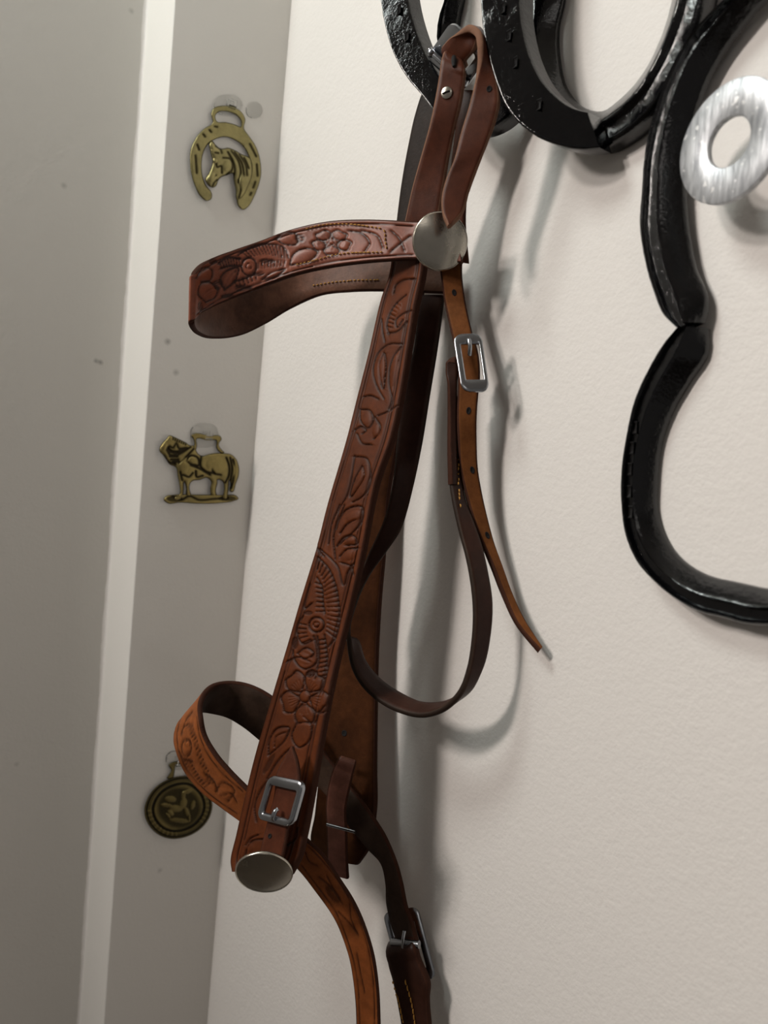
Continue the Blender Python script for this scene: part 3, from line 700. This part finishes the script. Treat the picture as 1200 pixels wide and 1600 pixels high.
# billet that loops over the crown buckle and points down across the concho
c1 = [(706, 100, 35), (692, 80, 40), (699, 65, 43), (714, 52, 45), (732, 44, 46), (744, 50, 47), (749, 66, 48), (749, 86, 48), (744, 120, 48), (735, 162, 48), (722, 205, 49), (710, 250, 50), (697, 282, 51), (690, 312, 52), (692, 338, 52), (699, 354, 52)]
c2 = [(730, 104, 32), (728, 96, 36), (742, 78, 38), (748, 58, 38), (750, 48, 38), (754, 54, 39), (760, 72, 40), (764, 92, 40), (774, 122, 40), (781, 155, 40), (775, 187, 40), (761, 226, 41), (746, 264, 42), (733, 300, 43), (722, 335, 45), (706, 353, 50)]
bl2 = strap('crown_billet', [a+b for a, b in zip(c1, c2)], (M_CROWN, M_CROWN, M_EDGEL), HB, th=0.0034, nl=140, ref=100)
hole(bl2, 765, 142, 0.0011, bl2['obj'], 0.0013)

# near cheek strap with its carving
cc = Carve()
Lc = [(616, 404, 38), (612, 430, 39), (600, 466, 41), (580, 550, 47), (558, 636, 53), (547, 680, 56), (515, 790, 64), (497, 858, 69), (471, 942, 75), (450, 1015, 80), (427, 1093, 86), (400, 1187, 93), (386, 1245, 97), (373, 1303, 101), (364, 1345, 104), (366, 1362, 105)]
Rc = [(666, 404, 37), (663, 430, 38), (654, 472, 40), (641, 552, 44), (627, 636, 48), (617, 680, 51), (590, 762, 56), (570, 866, 60), (550, 955, 64), (534, 1018, 68), (519, 1086, 73), (500, 1190, 79), (490, 1247, 83), (479, 1303, 87), (469, 1342, 90), (456, 1366, 93)]
for k, (f, dd) in enumerate(((.115, .9), (.165, .6), (.885, .9), (.835, .6))):
    pts = [((1-f)*a[0]+f*b[0], (1-f)*a[1]+f*b[1]) for a, b in zip(Lc, Rc)]
    cc.z(0, 0, 1).line(pts, 1.2, dd, 1.6, 140)
cc.z(540, 400, 5)
for p in ([(400, 300), (420, 235), (480, 195), (560, 188)], [(500, 320), (430, 380), (372, 470), (352, 560), (368, 622)], [(540, 440), (470, 470), (420, 525), (428, 565), (470, 512)], [(360, 612), (420, 602), (500, 525)], [(310, 510), (318, 600), (335, 680)],
          [(460, 702), (380, 700), (300, 750), (255, 830), (245, 930), (280, 1040), (330, 1125)], [(330, 770), (296, 850), (300, 950), (320, 1045), (332, 960), (340, 860), (330, 770)], [(460, 722), (410, 790), (377, 870), (368, 1000), (385, 1160), (365, 1205)],
          [(140, 1210), (148, 1300), (205, 1350), (240, 1290), (215, 1220), (140, 1210)], [(98, 1365), (150, 1340), (190, 1372), (160, 1400)], [(120, 1400), (160, 1470), (230, 1480)], [(260, 1270), (300, 1340), (290, 1400), (250, 1440)], [(170, 1105), (220, 1098), (285, 1125)], [(430, 1180), (350, 1230), (280, 1260)]): cc.line(p)
cc.ribs([(430, 380), (385, 450), (355, 560)], [(455, 400), (415, 470), (392, 570)], 7)
for q in ((430, 430, 60, 30, -1.0), (300, 900, 40, 130, .15), (410, 900, 28, 130, .1), (190, 1280, 40, 50, 0), (270, 1380, 30, 50, 0)): cc.blob(*q, .9)
cc.z(400, 680, 3.81)
for p in ([(610, 130), (680, 142), (702, 220), (690, 320), (640, 380), (598, 402)], [(610, 130), (590, 260), (560, 370), (520, 440), (500, 560)], [(655, 190), (610, 270), (584, 368), (632, 310), (666, 240), (655, 190)], [(500, 525), (560, 442), (650, 430), (657, 490), (600, 580), (520, 652)], [(520, 585), (560, 532), (612, 505)],
          [(500, 662), (540, 612), (600, 600), (620, 650), (560, 662)], [(520, 722), (560, 682), (622, 672)], [(490, 742), (480, 600), (545, 420)], [(400, 680), (470, 740), (505, 780), (540, 892), (560, 820), (592, 770)], [(370, 645), (400, 700), (425, 722)],
          [(390, 730), (450, 790), (490, 880), (512, 1000), (516, 1100), (490, 1210), (450, 1262)], [(385, 850), (412, 900), (422, 1000), (432, 1062)], [(340, 890), (320, 960), (310, 1030), (350, 1000)], [(300, 1080), (270, 1120), (264, 1180), (300, 1242), (352, 1222)], [(430, 1190), (442, 1300), (440, 1420), (410, 1522)], [(388, 1200), (396, 1320), (375, 1452)],
          [(240, 1282), (252, 1342), (310, 1392), (372, 1360), (382, 1282), (362, 1200)], [(270, 1300), (310, 1332), (362, 1300), (320, 1270), (270, 1300)], [(530, 760), (580, 780), (600, 830)], [(520, 420), (470, 540), (455, 650)]): cc.line(p)
cc.ribs([(395, 745), (455, 800), (494, 890), (514, 1000), (514, 1110), (488, 1210)], [(385, 800), (420, 860), (430, 930), (445, 1010), (450, 1080), (440, 1170)], 17)
cc.ribs([(375, 880), (385, 960), (380, 1050)], [(408, 890), (416, 970), (420, 1050)], 7)
cc.ribs([(275, 1120), (270, 1180), (300, 1235)], [(320, 1130), (320, 1180), (345, 1215)], 5)
cc.ribs([(392, 1220), (396, 1320), (385, 1440)], [(432, 1215), (440, 1310), (430, 1430)], 9)
cc.circ(380, 1130, 46, 46, 0, 1.6, 1.1, .6).circ(380, 1130, 18, 18, 0, 1.3, .9, 1.0)
for q in ((650, 270, 36, 110, .35), (600, 490, 50, 32, -.6), (575, 630, 40, 20, -.3), (570, 715, 50, 32, -.4), (310, 1330, 50, 32, .4), (465, 1000, 28, 180, -.1)): cc.blob(*q, .8)
for q in ((250, 1240, 22, 40), (345, 1420, 26, 30), (330, 1060, 30, 14)): cc.stipple(*q)
cc.z(240, 1020, 3)
cc.flower(725, 205, 130, -2.2, 5, .88, 1.0)
for p in ([(690, 330), (668, 392), (700, 442), (736, 420), (748, 330), (722, 300)], [(555, 482), (560, 402), (600, 350), (655, 350), (640, 400), (560, 480)], [(585, 440), (592, 392), (630, 372)], [(548, 590), (590, 520), (640, 462), (662, 445)], [(770, 330), (790, 280), (812, 250)], [(500, 790), (490, 720), (520, 640), (560, 590)], [(450, 900), (470, 870), (510, 850)], [(640, 900), (680, 870), (690, 820)], [(440, 960), (480, 880), (560, 870)], [(640, 40), (690, 20), (750, 40)]): cc.line(p)
for q in ((710, 375, 28, 55, .2), (600, 410, 28, 60, .5), (470, 910, 22, 24)): cc.blob(*q[:4], q[4] if len(q) > 4 else 0, .8)
for q in ((750, 100, 22, 16), (560, 520, 14, 60, .5)): cc.stipple(*q)
chk = strap('cheek_strap', [a+b for a, b in zip(Lc, Rc)], (M_CHEEK, M_SUEDE, M_EDGE), HB, th=0.0050, nl=900, nw=72, carve=cc, amp=0.00055, ref=400)
chk['obj']['label'] = 'carved near cheek strap'

# buckle tab on the lower cheek
tab = strap('buckle_tab', [(456, 1166, 92.5, 458, 1167, 92.3), (447, 1182, 94.5, 465, 1186, 92), (434, 1206, 97, 469, 1212, 92), (430, 1240, 98.5, 466, 1246, 94), (420, 1280, 101, 452, 1288, 96.5), (412, 1312, 103, 447, 1318, 98), (404, 1345, 105, 440, 1350, 100)], (M_CROWN, M_CROWN, M_EDGE), HB, th=0.0022, nl=60)
hole(tab, 424, 1307, 0.0011, tab['obj'])
qd = [W(421, 1212, .1015), W(477, 1224, .0945), W(458, 1292, .0985), W(402, 1277, .1055)]
bk2, place, nn = frame('buckle', qd, (-.74, .72, -.72, .62), M_STEEL, HB, th=0.0026, rad=.34, rin=.10, bulge=.09)
tn = [place((-.02, -.86), .0014), place((-.02, -.74), .0024), place((-.01, -.55), .0022), place((.0, -.38), .0006)]
sweep('tongue', hermite(np.array(tn), 12), [0.0013]*8+[0.0011]*4, M_STEEL, bk2)
# conchos
disc('concho', W(688, 377, .0430), (-.42, -.90, -.13), 0.0147, M_CONCHO, HB, dome=0.0022)
disc('concho', W(412.5, 1364, .1085), (-.526, -.769, -.362), 0.0149, M_CONCHO, HB, dome=0.0022)

# noseband: from its buckle by the wall, round the front and down
NT_ = [(653, 1470, 14), (645, 1440, 14), (636, 1416, 15), (629, 1380, 16), (620, 1347, 18), (605, 1311, 20), (587, 1281, 23), (566, 1251, 26), (546, 1226, 29), (515, 1185, 37), (480, 1140, 48), (440, 1100, 60), (407, 1077, 70), (380, 1067, 78), (353, 1065, 88), (334, 1070, 97), (321, 1082, 105), (314, 1100, 111), (315, 1122, 114), (321, 1148, 113), (338, 1178, 109), (361, 1205, 103), (389, 1233, 96), (425, 1266, 86), (452, 1287, 78), (477, 1308, 72), (503, 1332, 66), (530, 1371, 59), (551, 1404, 54), (569, 1443, 50), (583, 1488, 46), (591, 1539, 43), (594, 1600, 42), (594, 1700, 42), (588, 1860, 42)]
NB_ = [(620, 1468, 18), (612, 1444, 18), (605, 1412, 19), (603, 1380, 21), (596, 1350, 23), (575, 1326, 26), (548, 1293, 30), (528, 1264, 34), (508, 1240, 38), (472, 1205, 46), (440, 1180, 54), (408, 1157, 64), (380, 1135, 75), (356, 1121, 83), (334, 1115, 92), (312, 1112, 100), (294, 1117, 108), (280, 1132, 115), (274, 1154, 118), (280, 1183, 118), (294, 1211, 113), (318, 1238, 107), (348, 1261, 100), (390, 1292, 90), (425, 1322, 82), (465, 1356, 74), (494, 1392, 67), (521, 1431, 61), (534, 1458, 57), (545, 1490, 54), (552, 1524, 51), (556, 1560, 50), (558, 1600, 49), (559, 1700, 49), (555, 1860, 49)]
cn = Carve().z(240, 1020, 3)
cn.line([(196, 230), (140, 310), (122, 400), (140, 490), (200, 585), (290, 670), (400, 745)], 1.2, .9, 1.8).line([(216, 300), (226, 380), (262, 465), (330, 555), (425, 640)], 1.2, .9, 1.8)
cn.circ(165, 440, 24, 42, .1, 1.5, 1.0, .7).circ(170, 425, 11, 18, .1, 1.2, .8, .8)
cn.ribs([(195, 340), (218, 420), (245, 500), (290, 600)], [(180, 350), (202, 428), (228, 508), (270, 606)], 20, 1.3, 1.1)
cn.ribs([(150, 500), (190, 560), (250, 620)], [(172, 492), (212, 548), (268, 608)], 10, 1.2, 1.0)
for p in ([(150, 350), (165, 310), (190, 280)], [(140, 380), (150, 350), (180, 330)], [(300, 640), (330, 600), (390, 640), (360, 690)], [(330, 660), (370, 650), (400, 690)], [(250, 560), (290, 590), (310, 640)], [(130, 460), (150, 490), (190, 500)]): cn.line(p)
for q in ((150, 340, 20, 30), (345, 650, 34, 24), (230, 560, 16, 40, -.6)): cn.blob(*q[:4], q[4] if len(q) > 4 else 0, .8)
cn.z(380, 1200, 3.333)
cn.line([(345, 400), (430, 490), (510, 600), (590, 740), (650, 900), (680, 1060), (690, 1200), (692, 1333)], 1.2, .8, 1.5).line([(310, 500), (400, 620), (490, 750), (560, 920), (600, 1080), (612, 1240), (616, 1333)], 1.2, .8, 1.5)
for p in ([(400, 560), (450, 600), (520, 700), (480, 640), (440, 560)], [(500, 740), (560, 800), (600, 850)], [(560, 700), (570, 780), (605, 860)], [(330, 430), (350, 480), (390, 500)], [(600, 960), (620, 1060), (640, 1160)]): cn.line(p, 1.4, .8)
cn.stipple(470, 650, 60, 26, .9)
nose = strap('noseband', [a+b for a, b in zip(NT_, NB_)], (M_NOSE, M_BLACK, M_EDGE), HB, th=0.0034, nl=520, nw=32, carve=cn, amp=0.00045, ref=300)

# far cheek keeper with its buckle bar
kp = strap('strap_keeper', [(528, 1190, 37, 552, 1198, 31), (530, 1184, 41, 556, 1192, 34), (522, 1198, 44, 552, 1210, 36), (514, 1225, 45, 546, 1236, 37), (510, 1255, 45, 541, 1262, 37), (511, 1290, 44, 542, 1298, 36), (512, 1330, 42, 543, 1338, 34), (512, 1362, 40, 545, 1372, 32)], (M_WORN, M_SUEDE, M_EDGE), HB, th=0.003, nl=80, ref=40)
sweep('buckle_pin', [W(511, 1288, .0475), W(533, 1294, .0435), W(555, 1300, .0395)], 0.0010, M_STEEL, HB, seg=10)

# buckle and doubled, stitched end at the noseband's wall side
qd = [W(598, 1427, .0195), W(652, 1416, .0065), W(682, 1528, .0065), W(628, 1540, .0195)]
bk3, place, nn = frame('buckle', qd, (-.62, .62, -.70, .66), M_STEEL, HB, th=0.0018, rad=.36, rin=.12)
sweep('roller_bar', [W(613, 1472, .0225), W(636, 1474, .020), W(655, 1476, .0165)], 0.0022, M_STEEL, bk3, seg=12)
sweep('tongue', hermite(np.array([W(629, 1480, .024), W(630, 1466, .0255), W(632, 1454, .0245)]), 10), 0.0009, M_STEEL, bk3)
end = strap('noseband_end', [(618, 1492, 16, 652, 1488, 9), (609, 1478, 20, 648, 1466, 13), (606, 1486, 24, 650, 1474, 17), (609, 1505, 24, 656, 1498, 17), (616, 1530, 23, 671, 1536, 15), (622, 1560, 22, 670, 1562, 14), (629, 1600, 21, 673, 1600, 13), (640, 1690, 20, 682, 1690, 12), (648, 1850, 20, 690, 1850, 12)], (M_DARK, M_DARK, M_EDGE), HB, th=0.0055, nl=90, ref=50)
stitches('stitching', end, [(618, 1528), (627, 1560), (635, 1600), (641, 1640)], end['obj'], step=9, ln=6.5)
stitches('stitching', end, [(638, 1528), (646, 1555), (653, 1600), (658, 1640)], end['obj'], step=9, ln=6.5)

# ------------------------------------------------------------------ horse brasses and clear hooks on the nib wall
def onnib(X, Y, H): return S(X, Y, np.asarray(H, float))
# horseshoe brass with a horse's head
z = lambda ox, oy, k, pts: [(ox+x/k, oy+y/k) for x, y in pts]
Z1 = (220, 120, 5.4545)
b1 = empty('horse_brass', tuple(S(353, 325, 0.0)), 'yellow horseshoe-shaped horse brass framing a horse head', 'horse brass', 'horse brasses on the narrow wall')
out = closed(z(*Z1, [(612, 392), (598, 320), (618, 268), (690, 246), (790, 260), (862, 302), (892, 362), (880, 440), (915, 492), (985, 600), (1020, 720), (1025, 840), (1000, 940), (960, 1035), (912, 1112), (870, 1136), (832, 1105), (818, 1040), (850, 980), (900, 930), (935, 840), (938, 740), (915, 670), (870, 592), (800, 540), (720, 513), (640, 530), (570, 580), (530, 660), (519, 760), (530, 860), (560, 930), (606, 990), (602, 1042), (560, 1059), (510, 1022), (460, 930), (430, 830), (418, 720), (425, 620), (470, 520), (540, 440)]), 150)
hol = closed(z(*Z1, [(650, 380), (636, 332), (660, 302), (730, 296), (810, 326), (850, 372), (852, 425), (800, 405), (720, 386)]), 40)
k1 = Carve().z(*Z1)
for x, y, a, l in ((590, 462, .9, 12), (538, 500, .9, 14), (487, 600, 1.2, 24), (470, 745, 1.5, 75), (955, 625, 1.1, 60), (990, 795, 1.5, 50), (965, 920, 1.9, 26), (935, 997, 2, 10), (640, 425, .2, 10)):
    k1.line([(x-l*math.cos(a), y-l*math.sin(a)), (x+l*math.cos(a), y+l*math.sin(a))], 1.5, 1.3, 0)
casting('plate', out, [hol], M_BR1, b1, onnib, base=0.0034, edge=0.001, round_px=2.2, step=1.3, carve=k1, amp=0.0004, back=0.0012)
head = closed(z(*Z1, [(585, 562), (602, 544), (640, 580), (672, 606), (700, 612), (740, 604), (800, 624), (862, 660), (930, 690), (950, 760), (945, 860), (912, 950), (850, 1040), (822, 1050), (808, 960), (790, 880), (782, 822), (735, 840), (692, 852), (662, 882), (642, 932), (612, 946), (572, 922), (548, 884), (588, 802), (610, 722), (592, 642)]), 110)
k2 = Carve().z(*Z1)
for p in ([(740, 640), (790, 740), (800, 800), (790, 850)], [(770, 630), (830, 720), (850, 820), (830, 900)], [(800, 640), (860, 740), (880, 850)], [(840, 660), (895, 760), (905, 840)], [(880, 690), (920, 780)], [(690, 650), (680, 620), (640, 590)], [(640, 740), (650, 770), (680, 760), (690, 820)], [(700, 690), (760, 700), (775, 790), (730, 835)], [(620, 860), (640, 840)], [(610, 930), (635, 890), (650, 880)], [(600, 640), (660, 650)], [(830, 880), (850, 960), (835, 1030)]): k2.line(p, 1.5, 1.2, 0)
for q in ((630, 715, 22, 18), (740, 760, 40, 55), (610, 640, 22, 18), (610, 860, 36, 40), (870, 900, 40, 70)): k2.blob(*q, 0, 1.2)
casting('horse_head', head, [], M_BR1, b1, onnib, base=0.0040, edge=0.001, round_px=3.0, step=1.3, carve=k2, amp=0.0006, bulge=0.0018, bulge_px=9, back=0.0022)

# standing horse brass
Z2 = (220, 640, 6.667)
b2 = empty('horse_brass', tuple(S(313, 788, 0.0)), 'dull brass figure of a harnessed cart horse on a base', 'horse brass', 'horse brasses on the narrow wall')
body = closed(z(*Z2, [(192, 430), (200, 385), (225, 345), (262, 308), (302, 266), (335, 278), (400, 308), (470, 342), (512, 372), (548, 372), (575, 420), (600, 462), (645, 482), (700, 466), (780, 452), (870, 455), (940, 465), (992, 510), (1020, 580), (1022, 680), (992, 770), (952, 862), (930, 855), (934, 770), (922, 730), (915, 800), (908, 880), (895, 935), (858, 935), (866, 830), (852, 750), (800, 730), (800, 765), (782, 840), (790, 900), (738, 900), (722, 820), (732, 750), (692, 712), (610, 735), (545, 742), (518, 765), (507, 820), (522, 900), (478, 900), (470, 810), (452, 750), (445, 860), (440, 900), (400, 945), (350, 945), (346, 915), (400, 885), (402, 800), (382, 690), (362, 600), (300, 572), (252, 505), (228, 472)]), 190)
k3 = Carve().z(*Z2)
for p in ([(270, 420), (300, 380), (330, 400), (370, 350), (390, 400), (480, 400), (400, 460), (300, 470), (270, 420)], [(280, 400), (320, 440), (460, 410)], [(300, 430), (370, 440)]): k3.line(p, 2.2, 0.9, 0)
for p in ([(560, 400), (480, 480), (400, 560)], [(390, 465), (520, 390)], [(470, 540), (520, 480), (590, 500), (600, 580), (540, 570), (470, 540)], [(630, 480), (625, 600), (690, 650), (760, 660)], [(520, 580), (620, 620), (720, 680)], [(570, 640), (580, 700), (640, 690)], [(890, 500), (920, 600), (910, 700), (880, 760)], [(960, 520), (985, 620), (960, 740), (940, 820)], [(930, 500), (950, 620), (935, 730)], [(740, 620), (760, 660), (830, 680)], [(440, 680), (500, 700), (540, 660)], [(300, 490), (380, 490)], [(310, 520), (390, 520)], [(330, 545), (395, 545)], [(410, 650), (430, 740)], [(240, 480), (290, 545), (360, 570)]): k3.line(p, 1.7, 1.2, 0)
for x in range(340, 490, 22): k3.line([(x, 290+(x-340)*.42), (x-6, 312+(x-340)*.42)], 1.2, 1.2, 0)
for q in ((790, 570, 110, 80), (450, 580, 50, 90), (540, 530, 50, 40), (420, 820, 20, 90), (880, 850, 18, 80), (985, 650, 20, 120), (250, 380, 30, 40)): k3.blob(*q, 0, 1.0)
casting('horse_figure', body, [], M_BR2, b2, onnib, base=0.0036, edge=0.001, round_px=2.6, step=1.1, carve=k3, amp=0.0006, bulge=0.0014, bulge_px=8, back=0.001)
bs = closed(z(*Z2, [(236, 938), (262, 902), (350, 886), (600, 885), (850, 890), (1005, 904), (1020, 925), (960, 955), (830, 974), (600, 981), (400, 970), (280, 977)]), 80)
k4 = Carve().z(*Z2).line([(330, 900), (420, 940), (500, 900), (600, 940), (760, 930), (900, 920)], 2, 1, 0).stipple(350, 930, 90, 35).stipple(900, 925, 100, 30)
casting('base', bs, [], M_BR2, b2, onnib, base=0.0046, edge=0.001, round_px=2.5, step=1.2, carve=k4, amp=0.0005, back=0.001)
hg = closed(z(*Z2, [(525, 268), (545, 254), (700, 268), (838, 290), (842, 310), (818, 345), (815, 370), (845, 420), (872, 448), (842, 455), (805, 430), (785, 395), (786, 326), (700, 322), (580, 309), (586, 380), (575, 420), (558, 440), (538, 418), (556, 370), (548, 312)]), 90)
casting('hanger_loop', hg, [], M_BR2, b2, onnib, base=0.0032, edge=0.001, round_px=1.8, step=1.2, back=0.001)

# oval medallion brass
Z3 = (200, 1150, 7.5)
b3 = empty('horse_brass', tuple(S(278, 1311, 0.0)), 'dark round brass medallion with a mounted rider inside a lettered rim', 'horse brass', 'horse brasses on the narrow wall')
ov = closed(z(*Z3, [(190, 870), (220, 750), (305, 618), (440, 522), (600, 472), (745, 475), (875, 560), (965, 690), (990, 810), (960, 945), (880, 1062), (760, 1150), (620, 1198), (500, 1205), (380, 1170), (270, 1082), (205, 965)]), 120)
cen = np.array(z(*Z3, [(595, 840)])[0])
k5 = Carve().z(*Z3); k5.o = (0, 0, 1)
sc = lambda f: cen+(ov-cen)*f
for f, w_, d_ in ((.93, 1.6, 1.2), (.86, 1.2, .5), (.755, 2.0, 1.4)): k5.st.append((np.vstack([sc(f), sc(f)[:1]]), w_, d_, 0))
for i in list(range(42, 74, 3))+list(range(92, 120, 3)):
    a, b = sc(.80)[i], sc(.89)[i]; k5.st.append((np.linspace(a, b, 4), 1.0, -1.0, 0))
inr = sc(.72)
k5.z(*Z3)
k5.stipple(596, 842, 275, 262)
for q in ((450, 812, 70, 26, .1), (560, 850, 80, 44, .1), (650, 790, 42, 70, .3), (700, 650, 60, 26, -.35), (650, 700, 26, 60, .1), (760, 810, 26, 60, .3), (690, 890, 30, 60, -.3), (500, 900, 46, 30, .8), (720, 960, 14, 50, 0), (500, 740, 70, 40, .1), (600, 990, 120, 30, .1), (470, 930, 40, 16, .9), (860, 560, 30, 12, .6)): k5.blob(*q, 2.0)
casting('medallion', ov, [], M_BR3, b3, onnib, base=0.0036, edge=0.001, round_px=2.5, step=1.1, carve=k5, amp=0.0006, back=0.001)
lp = closed(z(*Z3, [(455, 500), (505, 400), (478, 335), (500, 318), (640, 292), (740, 288), (760, 312), (735, 380), (745, 480), (700, 476), (695, 375), (705, 325), (560, 345), (545, 420), (530, 490)]), 80)
casting('hanger_loop', lp, [], M_BR3, b3, onnib, base=0.0030, edge=0.001, round_px=1.8, step=1.3, back=0.001)

# clear adhesive hooks
def clear_hook(cx, cy, w, h, label, tabs):
    e = empty('adhesive_hook', tuple(S(cx, cy+h, 0.0)), label, 'wall hook', 'clear hooks on the narrow wall')
    o = rrect(w, h, w*.75, 8)+[cx, cy]
    casting('plate', o, [], M_CLEAR, e, onnib, base=0.0016, edge=0.0006, round_px=4, step=4, back=0.0001)
    # J-shaped prong
    base = S(cx+w*.15, cy+h*.05, 0.0016); up = np.array([0, 0, 1.0]); ou = np.array([0, -1.0, 0]); wx = np.array([1.0, 0, 0])
    prof = [(0.0, .004), (0.0, 0.0), (.0012, -.0024), (.004, -.003), (.006, -.0016), (.0064, .0025)]
    V, F = [], []; P = np.array([base+ou*a+up*b for a, b in prof]); hw = 0.0028
    t = nrm(np.gradient(P, axis=0)); nn_ = np.cross(t, wx)
    for p, q in zip(P, nn_):
        for sx, sn in ((-1, -.5), (1, -.5), (1, .5), (-1, .5)): V.append(p+wx*hw*sx+q*0.0010*sn)
    for i in range(len(P)-1):
        for k in range(4): F.append((i*4+k, i*4+(k+1) % 4, i*4+4+(k+1) % 4, i*4+4+k))
    F += [[3, 2, 1, 0], [len(V)-4+k for k in range(4)]]
    ob = mesh('prong', V, F, M_CLEAR, e, sharp=50)
    bm = bmesh.new(); bm.from_mesh(ob.data); bmesh.ops.recalc_face_normals(bm, faces=bm.faces[:]); bm.to_mesh(ob.data); bm.free()
    if tabs:
        tb_ = rrect(tabs[2], tabs[3], min(tabs[2:])*.9, 8)+[tabs[0], tabs[1]]
        casting('adhesive_tab', tb_, [], M_CLEAR, e, onnib, base=0.0006, edge=0.0003, round_px=2, step=4, back=0.0001)
clear_hook(356, 164, 23, 16, 'clear plastic adhesive hook holding the horseshoe-shaped brass', (397, 172, 13, 13))
clear_hook(319, 680, 22, 19, 'clear plastic adhesive hook holding the standing horse brass', None)
clear_hook(276, 1188, 17, 15, 'clear plastic adhesive hook holding the dark round medallion', None)
